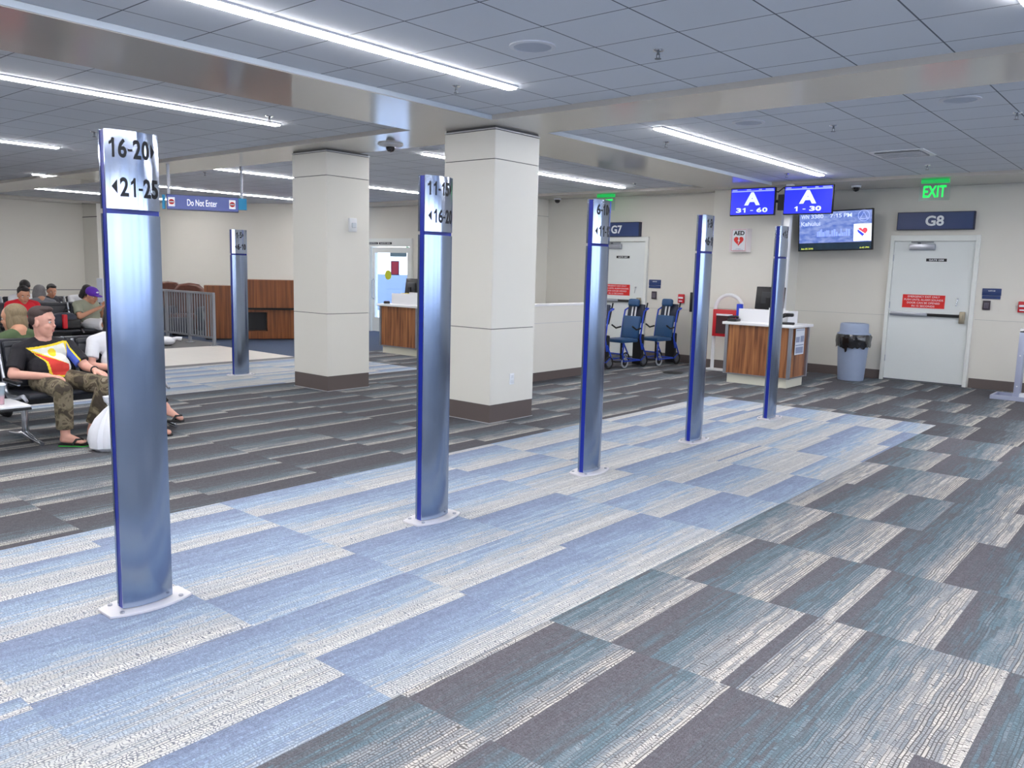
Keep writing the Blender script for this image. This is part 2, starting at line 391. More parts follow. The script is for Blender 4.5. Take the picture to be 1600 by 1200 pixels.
# ================================================================== SETTING
# floor: one mesh, carpet fields laid edge to edge
YB, YF, XL, XRT = -8.0, 14.0, -23.0, 7.0
fm = MB()
def rect(x0, x1, y0, y1, mi): fm.cur = mi; fm.quad((x0, y0, 0), (x1, y0, 0), (x1, y1, 0), (x0, y1, 0))
A0, A1, AY = -4.93, -2.17, 9.98
B0, B1, BY = -11.86, -9.45, 9.05
T0, TY = -14.58, 8.5
rect(A0, A1, YB, AY, 0); rect(A0, A1, AY, YF, 5); rect(A1, XRT, YB, 9.3, 1); rect(A1, XRT, 9.3, YF, 5); rect(B1, A0, YB, YF, 5)
rect(B0, B1, YB, BY, 0); rect(B0, B1, BY, YF, 5)
rect(-12.12, B0, YB, TY, 2); rect(-12.12, B0, TY, YF, 5)
rect(T0, -12.12, 5.6, TY, 3); rect(T0, -12.12, YB, 5.6, 5); rect(-14.9, -12.12, TY, YF, 4); rect(-14.9, T0, YB, 5.6, 5)
rect(-14.9, T0, 5.6, TY, 2); rect(XL, -14.9, 5.6, 8.75, 2); rect(XL, -14.9, YB, 5.6, 5); rect(XL, -14.9, 8.75, YF, 4)
struct('floor', fm, [m_light, m_dark, m_matfloor, m_tile, m_navycarpet, m_dark2])
# slab under the carpet, outside ground
# ceiling with shallow beams
cm = MB(); cm.box(XL-.3, XRT+.3, YB-.3, YF+.3, CZ, CZ+.25); struct('ceiling', cm, m_ceil)
bm_ = MB()
bm_.box(-6.58, -5.46, YB, 12.7, BZ, CZ+.01); struct('trim_1', bm_, m_soffit)
bm_ = MB(); bm_.box(XL, -6.58, 6.10, 6.97, BZ, CZ+.01); bm_.box(-5.46, XRT, 6.10, 6.97, BZ, CZ+.01); struct('trim_2', bm_, m_soffit)
bm_ = MB(); bm_.box(XL, XRT, 12.75, YF, BZ+.005, CZ+.01); struct('trim_3', bm_, m_soffit)
bm_ = MB(); bm_.box(XL, -22.2, YB, 12.75, BZ, CZ+.01); struct('trim_4', bm_, m_soffit)
# bright aluminium bead along the beam edges
bm_ = MB()
bm_.box(-5.465, -5.448, YB, 6.10, BZ+.006, CZ-.004); bm_.box(-5.465, -5.448, 6.97, 12.75, BZ+.006, CZ-.004)
struct('trim_5', bm_, mat('painted bead', (196, 206, 216), .5))
# walls
wm = MB(); wm.box(-5.42, XRT+.3, 14.0, 14.25, 0, 3.3); struct('wall_gate_eight', wm, m_wall)
wm = MB(); wm.box(-6.62, -5.42, 13.15, 14.25, 0, BZ+.005); struct('wall_pilaster', wm, m_panel)
wm = MB(); wm.box(-14.40, -6.6, 13.45, 13.7, 0, 3.3); wm.box(-16.4, -14.40, 13.45, 13.7, 2.27, 3.3); wm.box(-17.2, -15.95, 13.45, 13.7, 0, 2.27); struct('wall_gate_seven', wm, m_wall)
wm = MB(); wm.box(-10.60, -10.42, 11.3, 13.45, 0, BZ+.005); struct('wall_return', wm, m_panel)
wm = MB(); wm.box(-23.25, XL, YB, 13.0, 0, 3.3); struct('wall_left', wm, m_wall)
P1, P2 = V((-23, 9.6, 0)), V((-16.0, 12.9, 0)); dd = (P2-P1).normalized(); L = (P2-P1).length
Mw = copy_mat_frame(P1, dd, UP.cross(dd), UP)
wm = MB(); wm.box(0, L, 0, .2, 0, 3.3, Mw); struct('wall_diagonal', wm, m_wall)
wm = MB(); wm.box(-23.0, -22.15, 9.58, 10.2, 0, BZ); wm.cur = 1; wm.box(-23.0, -22.145, 9.575, 9.58, 2.68, 2.70); struct('wall_corner_pier', wm, [m_panel, m_reveal])
wm = MB(); wm.box(XL-.25, XRT+.3, YB-.25, YB, 0, 3.3); struct('wall_back', wm, m_wall)
# right hand window wall (beyond the frame; its daylight falls on the posts)
wm = MB(); wm.box(XRT, XRT+.25, YB, YF, 0, .85); wm.box(XRT, XRT+.25, YB, YF, 2.85, 3.3)
for i in range(8):
    y = YB + i*(YF-YB)/7; wm.box(XRT, XRT+.25, y-.06, y+.06, .85, 2.85)
struct('wall_right', wm, mat('dark grey window wall', (104, 106, 112), .6))
for i in range(7):
    ya = YB + i*(YF-YB)/7 + .06; yb = YB + (i+1)*(YF-YB)/7 - .06
    ld = bpy.data.lights.new('window_portal', 'AREA'); ld.shape = 'RECTANGLE'; ld.size = 2.0; ld.size_y = yb-ya; ld.cycles.is_portal = True
    lo = bpy.data.objects.new('window_portal', ld); COL.objects.link(lo); lo.location = (XRT+.2, (ya+yb)/2, 1.85); lo.rotation_euler = (0, PI/2, 0)
# outside ground
gm = MB(); gm.quad((-80, 14.3, -.3), (80, 14.3, -.3), (80, 80, -.3), (-80, 80, -.3)); gm.quad((7.3, -60, -.3), (80, -60, -.3), (80, 14.3, -.3), (7.3, 14.3, -.3))
struct('trim_6', gm, mat('pale concrete apron', (190, 192, 196), .8, noise=.1, nscale=1))
# joints in the wall panelling, and baseboards
jm = MB(); jm.box(-5.42, -3.96, 13.994, 14.0, 1.030, 1.036); jm.box(-2.66, XRT, 13.994, 14.0, 1.030, 1.036)
jm.box(-6.62, -5.42, 13.144, 13.15, 1.030, 1.036); jm.box(-10.42, -9.25, 13.444, 13.45, .955, .961); jm.box(-8.0, -6.62, 13.444, 13.45, .955, .961)
jm.box(-10.42, -10.414, 11.3, 13.45, 2.68, 2.69)
struct('trim_7', jm, mat('joint line', (188, 188, 184), .6))
bb = MB(); bb.box(-5.42, -3.95, 13.985, 14.0, 0, .145); bb.box(-2.66, XRT, 13.985, 14.0, 0, .145); struct('baseboard_gate_eight', bb, m_base)
bb = MB(); bb.box(-6.635, -5.405, 13.135, 13.15, 0, .145); bb.box(-5.42, -5.405, 13.15, 13.985, 0, .145); bb.box(-6.635, -6.62, 13.15, 13.435, 0, .145); struct('baseboard_pilaster', bb, m_base)
bb = MB(); bb.box(-10.42, -9.22, 13.435, 13.45, 0, .145); bb.box(-8.02, -6.635, 13.435, 13.45, 0, .145); struct('baseboard_gate_seven', bb, m_base)
struct('trim_8', MB().box(XL, XL+.006, YB, 9.58, .77, .795), mat('dark joint line', (150, 150, 150), .6))
bb = MB(); bb.box(XL, XL+.015, YB, 9.0, 0, .145); struct('baseboard_left', bb, m_base)

# panelled columns
def column(name, x0, x1, y0, y1):
    t = sthing(name, ((x0+x1)/2, (y0+y1)/2, 0))
    c = MB(); c.box(x0+.012, x1-.012, y0+.012, y1-.012, .0, BZ); c.build('core', m_reveal, t)
    g = .004
    zs = [.19, .988, 2.70, 2.985]
    for a, b in zip(zs[:-1], zs[1:]):
        for k in range(4):
            p = MB()
            if k == 0: p.box(x0+g, x1-g, y0, y0+.01, a+g, b-g)
            if k == 1: p.box(x1-.01, x1, y0+g, y1-g, a+g, b-g)
            if k == 2: p.box(x0+g, x1-g, y1-.01, y1, a+g, b-g)
            if k == 3: p.box(x0, x0+.01, y0+g, y1-g, a+g, b-g)
            p.build('panel', m_panel, t)
    b = MB(); b.box(x0+.004, x1-.004, y0+.004, y1-.004, 0, .19); b.build('baseboard', m_base, t)
    b = MB(); b.box(x0-.004, x1+.004, y0-.004, y1+.004, 0, .006); b.box(x0-.003, x1+.003, y0-.003, y1+.003, 2.99, 3.0); b.build('edge_trim', mat('pale metal edge', (205, 208, 212), .35, metal=.5), t)
    return t
column('wall_column_near', -6.31, -5.60, 6.33, 7.04)
column('wall_column_far', -9.17, -8.46, 6.44, 7.12)

# half height partition right of the near column
hw = MB(); hw.box(-7.48, -7.33, 8.0, 10.95, .13, 1.09); hw.cur = 1; hw.box(-7.495, -7.315, 7.98, 10.965, 1.09, 1.12)
hw.cur = 2; hw.box(-7.47, -7.345, 8.02, 10.94, 0, .13); hw.cur = 3; hw.box(-7.331, -7.3285, 8.0, 10.95, .842, .848)
struct('wall_half_height', hw, [m_panel, m_white, m_base, mat('faint joint', (200, 202, 206), .6)])

# doors ---------------------------------------------------------------
def gate_door(name, x0, x1, y, top, words, closer=True):
    t = sthing(name, ((x0+x1)/2, y, 0)); fw = .055
    f = MB()
    f.box(x0, x0+fw, y-.06, y, 0, top); f.box(x1-fw, x1, y-.06, y, 0, top); f.box(x0+fw, x1-fw, y-.06, y, top-.09, top)
    f.build('frame', m_frame, t, bevel=.004)
    a, b = x0+fw+.004, x1-fw-.004
    l = MB(); l.box(a, b, y-.026, y-.002, .008, top-.094); leaf = l.build('leaf', m_doorw, t)
    l = MB(); l.box(a, b, y-.032, y-.024, .01, .03); l.build('sweep', m_dkalu, leaf)
    cw = (b-a)
    c = MB(); c.rbox(a+cw*.20, a+cw*.52, y-.085, y-.026, top-.225, top-.135, .008); cl = c.build('door_closer', m_alu, t)
    c = MB(); c.box(a+cw*.22, a+cw*.50, y-.075, y-.055, top-.112, top-.1); c.box(a+cw*.3, a+cw*.34, y-.07, y-.06, top-.135, top-.1); c.build('arm', m_dkalu, cl)
    pz = 1.07
    p = MB(); p.rbox(a+.03, a+cw*.5, y-.085, y-.03, pz-.03, pz+.03, .008); p.box(a+.06, a+.09, y-.03, y-.026, pz-.02, pz+.02); pb = p.build('push_bar', m_alu, t)
    p = MB(); p.rbox(a+cw*.5, b-.12, y-.07, y-.03, pz-.022, pz+.022, .006); lab(p.build('bar_track', m_black, pb), 'dark half of the push bar')
    p = MB(); p.rbox(b-.12, b-.045, y-.09, y-.026, pz-.11, pz+.07, .01); p.build('latch', mat('satin brass latch', (170, 160, 140), .4, metal=.7), pb)
    p = MB(); p.cyl((b-.17, y-.026, 1.33), (b-.17, y-.05, 1.33), .014, seg=12); p.cyl((b-.17, y-.045, 1.33), (b-.185, y-.05, 1.22), .008, seg=8); p.build('bolt', m_chrome, t)
    q = MB(); xc = a+cw*.545; q.box(xc-.145, xc+.145, y-.029, y-.026, top-.40, top-.355); pl = lab(q.build('name_plate', m_black, t), 'black plate with white gate name')
    text(words, 'lettering', (xc, y-.029, top-.3775), *WF, .026, .21, m_txtw, pl, off=.02, depth=.001)
    q = MB(); xr = a+cw*.43; q.box(xr-.305, xr+.305, y-.029, y-.026, 1.17, 1.375); ws = lab(q.build('warning_sign', m_red, t), 'red warning sign with white lettering')
    for k, (s, wd) in enumerate((('EMERGENCY EXIT ONLY', .46), ('PUSH UNTIL ALARM SOUNDS', .56), ('DOOR CAN BE OPENED', .47), ('IN 15 SECONDS', .33))):
        text(s, 'lettering', (xr, y-.0292, 1.345-.048*k), *WF, .028, wd, m_txtw, ws, depth=.0008)
    for z in (.35, 1.2, top-.35):
        h = MB(); h.cyl((x0+fw, y-.032, z-.05), (x0+fw, y-.032, z+.05), .009, seg=8); h.build('hinge', m_alu, t)
    return t
gate_door('door_1', -9.22, -8.03, 13.45, 2.27, 'GATE G07')
gate_door('door_2', -3.94, -2.68, 14.0, 2.29, 'GATE G08')
# glazed door at the far gate
t = sthing('door_3', (-15.2, 13.45, 0)); y = 13.45
f = MB(); f.box(-15.95, -15.88, y-.05, y+.08, 0, 2.27); f.box(-14.47, -14.40, y-.05, y+.08, 0, 2.27); f.box(-15.88, -14.47, y-.05, y+.08, 2.08, 2.27)
f.build('frame', m_frame, t)
l = MB(); X0, X1 = -15.86, -14.49
l.box(X0, X0+.10, y-.01, y+.03, .01, 2.06); l.box(X1-.10, X1, y-.01, y+.03, .01, 2.06); l.box(X0+.1, X1-.1, y-.01, y+.03, 1.93, 2.06); l.box(X0+.1, X1-.1, y-.01, y+.03, .01, .35)
lf = l.build('leaf', m_frame, t)
g = MB(); g.box(X0+.1, X1-.1, y+.005, y+.015, .35, 1.93)
gl, gnt, gb = newmat('door glass'); gnt.nodes.remove(gb)
tr = gnt.nodes.new('ShaderNodeBsdfTransparent'); gg = gnt.nodes.new('ShaderNodeBsdfGlossy'); gg.inputs['Roughness'].default_value = .02; ms = gnt.nodes.new('ShaderNodeMixShader'); ms.inputs[0].default_value = .07
tr.inputs[0].default_value = (.93, .96, .98, 1)
gnt.links.new(tr.outputs[0], ms.inputs[1]); gnt.links.new(gg.outputs[0], ms.inputs[2]); gnt.links.new(ms.outputs[0], gnt.nodes['Material Output'].inputs[0])
g.build('glass_pane', gl, lf)
h = MB(); h.tube([(X0+.07, y-.01, .8), (X0+.07, y-.07, .84), (X0+.07, y-.07, 1.25), (X0+.07, y-.01, 1.29)], .013); h.build('pull_handle', m_alu, lf)
s = MB(); s.box(-15.15, -14.9, y-.012, y+.0, 1.42, 1.72); sg = lab(s.build('poster', mat('red and navy notice', (186, 60, 90), .5), lf), 'small red notice in a navy border')
s = MB(); s.box(-15.17, -14.88, y-.011, y-.001, 1.40, 1.74); s.build('border', m_navy, sg)
s = MB(); s.cyl((-15.27, y-.002, 1.40), (-15.27, y-.012, 1.40), .115, seg=24); st_ = lab(s.build('round_sticker', mat('yellow sticker', (206, 210, 40), .5), lf), 'yellow green round sticker')
s = MB(); s.box(-15.20, -14.62, y-.012, y-.002, 1.84, 1.93); lab(s.build('header_strip', mat('grey blue film', (110, 140, 160), .5), lf), 'grey blue strip at the top of the glass')
for xa, xb in ((-15.95, -15.6), (-15.55, -15.1)):
    s = MB(); s.box(xa, xb, y-.06, y-.05, 2.13, 2.18); q = lab(s.build('name_plate', m_black, t), 'small black plate')
    text('GATE G06' if xa > -15.9 else 'GATE 6', 'lettering', ((xa+xb)/2, y-.06, 2.155), *WF, .024, xb-xa-.08, m_txtw, q, off=.02, depth=.001)
# ================================================================== LINEAR LIGHTS
def lamp(x, y0, y1, label, dim=1):
    t = thing('linear_ceiling_light', label, 'ceiling light', (x, (y0+y1)/2, CZ), 0, 'linear ceiling lights')
    b = MB(); b.box(x-.056, x+.056, y0-.01, y1+.01, CZ-.012, CZ+.0); b.build('housing', m_whitep, t)
    b = MB(); b.box(x-.043, x+.043, y0, y1, CZ-.024, CZ-.010); b.build('diffuser', m_lamp, t)
lamps = [(-4.50, -3.2, 5.28, 'lit linear ceiling light nearest the camera, running to the near column'),
 (-7.74, -3.2, 5.26, 'lit linear ceiling light above the first row of seats, left of the long beam'),
 (-11.95, -3.2, 4.70, 'short visible end of a lit linear light at the left edge, under the left ceiling'),
 (-4.45, 7.50, 12.12, 'lit linear ceiling light in front of the two blue boarding screens'),
 (-7.95, 7.6, 12.35, 'lit linear ceiling light between near column and the exit sign of gate seven'),
 (-12.15, 7.05, 12.4, 'lit linear ceiling light passing behind the far column'),
 (-16.1, 5.9, 12.4, 'lit linear ceiling light running behind the do not enter sign'),
 (-19.3, 4.2, 10.4, 'farthest lit linear ceiling light, nearest the left wall'),
 (-.87, -3.2, 5.22, 'lit linear ceiling light just touching the top right corner')]
for a in lamps: lamp(*a)
for x, y0, y1, l in ((2.4, -3.2, 5.2, 'near the right hand side of the camera'), (-.8, 7.9, 12.4, 'beyond the cross beam past the baggage sizer'), (2.6, 7.9, 12.4, 'beyond the cross beam by the windows'), (-16.1, -3.2, 2.2, 'over the left end of the seat rows'), (-19.6, -3.2, 2.4, 'beside the left wall behind the seats')):
    lamp(x, y0, y1, 'lit linear ceiling light '+l)

# ================================================================== CEILING FITTINGS
def ceil_speaker(x, y, label):
    t = thing('ceiling_speaker', label, 'speaker', (x, y, CZ), 0, 'round ceiling speakers')
    b = MB(); b.lathe([(.155, 0), (.155, -.008), (.128, -.012), (.126, -.006)], (x, y, CZ), 32); b.build('ring', mat('white painted ring', (214, 218, 226), .5), t)
    b = MB(); b.lathe([(.128, -.006), (.06, -.009), (0, -.01)], (x, y, CZ), 32); b.build('grille', mat('speaker grille', (184, 192, 206), .7, noise=.12, nscale=220), t)
for x, y, l in ((-3.60, 4.42, 'round flush ceiling speaker above the second sign post, near the bright light end'), (-3.58, 7.73, 'round ceiling speaker behind the cross beam, left of the sprinkler'),
                (-1.72, 7.65, 'round ceiling speaker behind the cross beam at the right'), (-7.6, 7.35, 'faint round ceiling speaker left of the near column, past the camera dome'),
                (-8.9, 9.8, 'faint round ceiling speaker right of the near column')):
    ceil_speaker(x, y, l)
sp0 = None
def sprinkler(x, y, label):
    global sp0
    if sp0 is None:
        t = thing('fire_sprinkler', label, 'sprinkler', (0, 0, 0), 0, 'ceiling sprinklers')
        b = MB(); b.lathe([(0, 0), (.038, 0), (.036, -.006), (.012, -.012), (0, -.012)], (0, 0, 0), 20); b.build('escutcheon', m_chrome, t)
        b = MB(); b.cyl((0, 0, -.01), (0, 0, -.03), .009, seg=10); b.box(-.012, -.009, -.003, .003, -.055, -.025); b.box(.009, .012, -.003, .003, -.055, -.025); b.cyl((0, 0, -.055), (0, 0, -.058), .022, seg=14); b.build('nozzle', m_dkalu, t)
        t.location = (x, y, CZ); sp0 = t
    else: dup(sp0, (x, y, CZ), label=label)
for x, y, l in ((-2.97, 4.97, 'chrome sprinkler head centred between the large tiles, top right'), (-4.86, 5.0, 'sprinkler head beside the tip of the nearest long light'),
                (-4.86, 8.4, 'sprinkler head left of the light in front of the screens'), (-2.97, 8.32, 'sprinkler head just behind the cross beam'), (-2.95, 11.74, 'sprinkler head right of the air vent'),
                (-4.82, 11.78, 'small sprinkler head above the pair of blue screens'), (-7.41, 4.94, 'sprinkler head at the end of the second long light'), (-10.14, 4.4, 'sprinkler head beside the first sign post top'),
                (-7.44, 11.91, 'sprinkler head above gate seven sign'), (-12.91, 7.36, 'sprinkler head above the do not enter sign'), (-12.0, 3.6, 'sprinkler head at the left edge below the short light'), (-1.45, 8.5, 'sprinkler head at the far right of the ceiling')):
    sprinkler(x, y, l)
def camdome(x, y, z, label, base=True):
    t = thing('security_camera', label, 'security camera', (x, y, z), 0, 'dome security cameras')
    b = MB(); b.lathe([(0, 0), (.15, 0), (.145, -.018), (.07, -.035), (0, -.035)] if base else [(0, 0), (.075, 0), (.07, -.03), (0, -.03)], (x, y, z), 28); b.build('mounting_plate', m_whitep, t)
    b = MB(); b.lathe([(.055, -.03), (.052, -.06), (.035, -.085), (0, -.095)], (x, y, z), 20); b.build('dome', m_dome, t)
camdome(-7.5, 6.63, BZ, 'white dome camera under the beam between the two columns')
camdome(-14.3, 6.5, BZ, 'small dome camera under the beam at the left')
camdome(-4.33, 13.3, BZ, 'small dark dome camera above the flight information screen', False)
camdome(-10.05, 13.25, BZ, 'small dark dome camera in the corner right of the near column', False)
# air vent
t = thing('air_vent', 'square ceiling air diffuser with louvres, behind the cross beam', 'air vent', (-2.93, 10.5, CZ))
b = MB(); cx, cy = -2.93, 10.52
b.box(cx-.3, cx+.3, cy-.3, cy-.25, CZ-.01, CZ); b.box(cx-.3, cx+.3, cy+.25, cy+.3, CZ-.01, CZ); b.box(cx-.3, cx-.25, cy-.25, cy+.25, CZ-.01, CZ); b.box(cx+.25, cx+.3, cy-.25, cy+.25, CZ-.01, CZ); b.build('frame', m_whitep, t)
b = MB(); b.box(cx-.25, cx+.25, cy-.25, cy+.25, CZ-.003, CZ+.001); b.build('backing', m_dkalu, t)
for k in range(6):
    q = MB(); yy = cy-.21+k*.084; q.box(cx-.25, cx+.25, -.025, .025, -.003, .003, Matrix.Translation((0, yy, CZ-.014)) @ Matrix.Rotation(.6, 4, 'X')); q.build('louvre', m_whitep, t)

# ================================================================== SIGN POSTS
HW = .118       # half width of a post
def bulge(y): return .024 + .026*(1-(y/HW)**2)       # distance of the curved face from the centre plane
def post_face(sign, z0, z1, name, m, t):
    b = MB(); n = 16; vs = []; b.smooth = True
    for i in range(n+1):
        y = -HW + 2*HW*i/n
        for x in (bulge(y)+(0 if sign > 0 else .010), bulge(y)-.006): vs += [(sign*x, y, z0), (sign*x, y, z1)]
    fs = []
    for i in range(n):
        a = i*4; c = a+4
        fs += [(a, c, c+1, a+1), (a+2, a+3, c+3, c+2)]
    b.add(vs, fs); b.smooth = False
    e_ = []
    for i in range(n):
        a = i*4; c = a+4; e_ += [(a+1, c+1, c+3, a+3), (a, a+2, c+2, c)]
    e_ += [(0, 1, 3, 2), (n*4, n*4+2, n*4+3, n*4+1)]
    k = 0; b.add(vs, e_)
    return b.build(name, m, t)
def post(x, y, up, dn, label, H=2.15):
    dz = H-2.15
    t = thing('boarding_sign_post', label, 'sign post', (0, 0, 0), 0, 'boarding line-up sign posts')
    b = MB(); b.box(-.019, .0185, -HW+.002, HW-.002, .012, H-.004); b.build('core', m_blue, t)
    for s in (1, -1):
        post_face(s, .014, 1.797+dz, 'face_panel', m_steel, t)
        pf = post_face(s, 1.818+dz, H, 'header_panel', m_steel2, t)
    # foot strip and base plate
    b = MB(); pl = []
    n = 10
    for i in range(n+1): f = -1+2*i/n; pl.append((.064+.05*(1-f*f), .195*f))
    for i in range(n+1): f = 1-2*i/n; pl.append((-.064-.05*(1-f*f), .195*f))
    b.prism(pl, 0, .012); bp = b.build('base_plate', mat('pale satin plate', (228, 226, 230), .35, metal=.25), t, bevel=.002)
    for sx, sy in ((.062, -.14), (-.062, -.14), (.062, .14), (-.062, .14)):
        q = MB(); q.cyl((sx, sy, .012), (sx, sy, .019), .011, seg=6); q.build('bolt', m_alu, bp)
    R = YR
    def bend(p): return V((bulge(p.y) + (p.x-.06), p.y, p.z))
    if up:
        numtext(up, 'lettering', (.06, -.020, 2.075+dz), YR, UP, .082, .035*len(up) if len(up) > 3 else .085, m_ink, t, off=.03, depth=.0012, bend=bend)
        q = MB(); ya = -.020+(.035*len(up) if len(up) > 3 else .085)/2+.010; w_ = .018
        q.add([bend(V((.0612, ya, 2.106+dz))), bend(V((.0612, ya, 2.044+dz))), bend(V((.0612, ya+w_, 2.075+dz)))], [(0, 1, 2)]); q.build('arrow', m_ink, t)
    if dn:
        zz = (1.912 if up else 2.06)+dz; wd = .035*len(dn) if len(dn) > 3 else .085; yc = .022 if len(dn) > 3 else -.005
        numtext(dn, 'lettering', (.06, yc, zz), YR, UP, .082, wd, m_ink, t, off=.03, depth=.0012, bend=bend)
        q = MB(); ya = yc-wd/2-.010; w_ = .022
        q.add([bend(V((.0612, ya, zz+.031))), bend(V((.0612, ya-w_, zz))), bend(V((.0612, ya, zz-.031)))], [(0, 1, 2)]); q.build('arrow', m_ink, t)
    t.location = (x, y, 0)
    return t
PX = -3.675
post(PX, 1.74, '16-20', '21-25', 'tall curved steel sign post reading 16-20 and 21-25, nearest the camera')
post(PX, 3.62, '11-15', '16-20', 'tall curved steel sign post reading 11-15 and 16-20, in front of the near column')
post(PX, 5.39, '6-10', '11-15', 'tall curved steel sign post reading 6-10 and 11-15')
post(PX, 7.16, '1-5', '6-10', 'tall curved steel sign post reading 1-5 and 6-10 on the light blue carpet')
post(PX, 8.97, '', '1-5', 'farthest steel sign post of the row, reading only 1-5, before the wooden podium')
post(-10.55, 6.50, '1-5', '6-10', 'lone steel sign post reading 1-5 and 6-10 left of the far column', 2.06)

# ================================================================== PODIUMS
def podium(x, y, label, papers=True):
    """front faces -Y; local origin at the front left bottom"""
    t = thing('gate_podium', label, 'podium', (0, 0, 0))
    W, D = 1.02, .70
    b = MB(); b.box(.05, W-.05, .05, D-.05, 0, .14); b.build('plinth', mat('cream plinth', (226, 224, 208), .5), t)
    b = MB(); b.box(.03, W-.03, .02, D-.02, .14, .875); bd = b.build('body', m_wood, t)
    b = MB(); b.box(.0, .045, .005, .05, .135, .875); b.box(W-.045, W, .005, .05, .135, .875); b.box(W-.045, W, D-.05, D-.005, .135, .875); b.box(.045, W-.045, .01, .03, .135, .15); b.box(W-.03, W-.01, .05, D-.05, .135, .15); b.build('corner_trim', m_alu, t)
    b = MB(); b.rbox(-.04, W+.04, -.03, D+.03, .875, .915, .006); b.build('counter_top', m_white, t)
    b = MB(); b.box(.10, .86, .22, .24, .915, 1.11); b.box(.10, .12, .24, .6, .915, 1.10); b.box(.84, .86, .24, .6, .915, 1.10); b.box(.56, .80, .235, .27, 1.11, 1.14); b.build('privacy_screen', m_white, t)
    if papers:
        b = MB(); b.box(W-.011, W-.008, .18, .52, .48, .86); p = b.build('notice_sheet', m_paper, t)
        for k, (a, c, z0, z1) in enumerate(((.2, .5, .83, .84), (.2, .34, .66, .74), (.37, .5, .66, .75), (.2, .5, .61, .625), (.21, .49, .50, .59))):
            q = MB(); q.box(W-.0085, W-.0075, a, c, z0, z1); q.build('printing', m_greytext, p)
    t.location = (x, y, 0); return t
podium(-5.50, 11.52, 'wood grain gate podium with white counter, before the gate eight wall')
podium(-11.80, 10.17, 'wood grain gate podium seen between the far column and the second sign post', False)
def monitor(x, y, z, label, rz=0):
    t = thing('computer_monitor', label, 'monitor', (0, 0, 0), 0)
    b = MB(); b.rbox(-.22, .22, -.02, .02, .12, .46, .008, Matrix.Rotation(-.12, 4, 'X')); b.build('display_case', m_black, t)
    b = MB(); b.rbox(-.12, .12, -.055, -.015, .2, .38, .012, Matrix.Rotation(-.12, 4, 'X')); b.build('rear_housing', mat('charcoal plastic', (44, 46, 52), .5), t)
    b = MB(); b.box(-.03, .03, -.05, .0, .0, .3); b.rbox(-.11, .11, -.09, .09, 0, .015, .005); b.build('stand', m_black, t)
    t.location = (x, y, z); t.rotation_euler = (0, 0, rz); return t
monitor(-5.02, 11.93, .985, 'black monitor seen from behind on the wooden podium near gate eight')
monitor(-11.42, 10.62, .93, 'black monitor seen from behind on the podium near the glazed door', -.15)
for nm, x, y, z, l in (('monitor_riser', -5.02, 11.93, .915, 'white riser box under the monitor of the near podium'),):
    b = MB(); b.rbox(x-.16, x+.16, y-.12, y+.12, z, z+.07, .006); tag(b.build(nm, m_white), l, 'riser')
# things on the counters
def scanner(x, y, z, rz, label):
    t = thing('boarding_pass_scanner', label, 'scanner', (0, 0, 0))
    b = MB(); b.rbox(-.11, .11, -.05, .05, 0, .035, .012); b.build('base', m_black, t)
    b = MB(); b.tube([(-.09, 0, .03), (-.10, 0, .07), (-.08, 0, .11), (-.03, 0, .135), (.03, 0, .14)], [.03, .03, .03, .032, .028]); b.build('neck', m_black, t)
    b = MB(); b.rbox(-.02, .09, -.045, .045, .115, .165, .016); b.build('scan_head', m_black, t)
    t.location = (x, y, z); t.rotation_euler = (0, 0, rz)
scanner(-4.62, 11.66, .915, .25, 'black boarding pass scanner at the right end of the podium counter')
t = thing('telephone', 'black telephone at the left end of the podium counter', 'telephone', (-5.43, 11.62, .915))
b = MB(); b.rbox(-5.50, -5.36, 11.56, 11.74, .915, .955, .01); b.build('body', m_black, t)
b = MB(); b.tube([(-5.47, 11.56, .975), (-5.45, 11.60, .99), (-5.42, 11.68, .99), (-5.41, 11.73, .975)], [.024, .015, .015, .024]); b.build('handset', m_black, t)
t = thing('card_reader', 'small dark card reader on the left end of the far podium', 'card reader', (-11.72, 10.28, .915))
b = MB(); b.rbox(-11.76, -11.68, 10.24, 10.33, .915, .96, .008); b.build('body', m_black, t); b = MB(); b.box(-11.75, -11.69, 10.25, 10.32, .96, .963); b.build('keypad', mat('dull red keypad', (120, 60, 60), .5), t)
b = MB(); b.box(-11.5, -11.1, 10.43, 10.55, 1.11, 1.118); tag(b.build('document_folder', mat('yellow paper', (232, 212, 120), .6)), 'thin yellow folder lying on the far podium screen', 'folder')
b = MB(); b.rbox(-5.50, -5.42, 11.86, 11.93, .915, 1.17, .008); tag(b.build('tissue_box', mat('blue card', (30, 60, 190), .5)), 'small blue box behind the white podium screen', 'box')
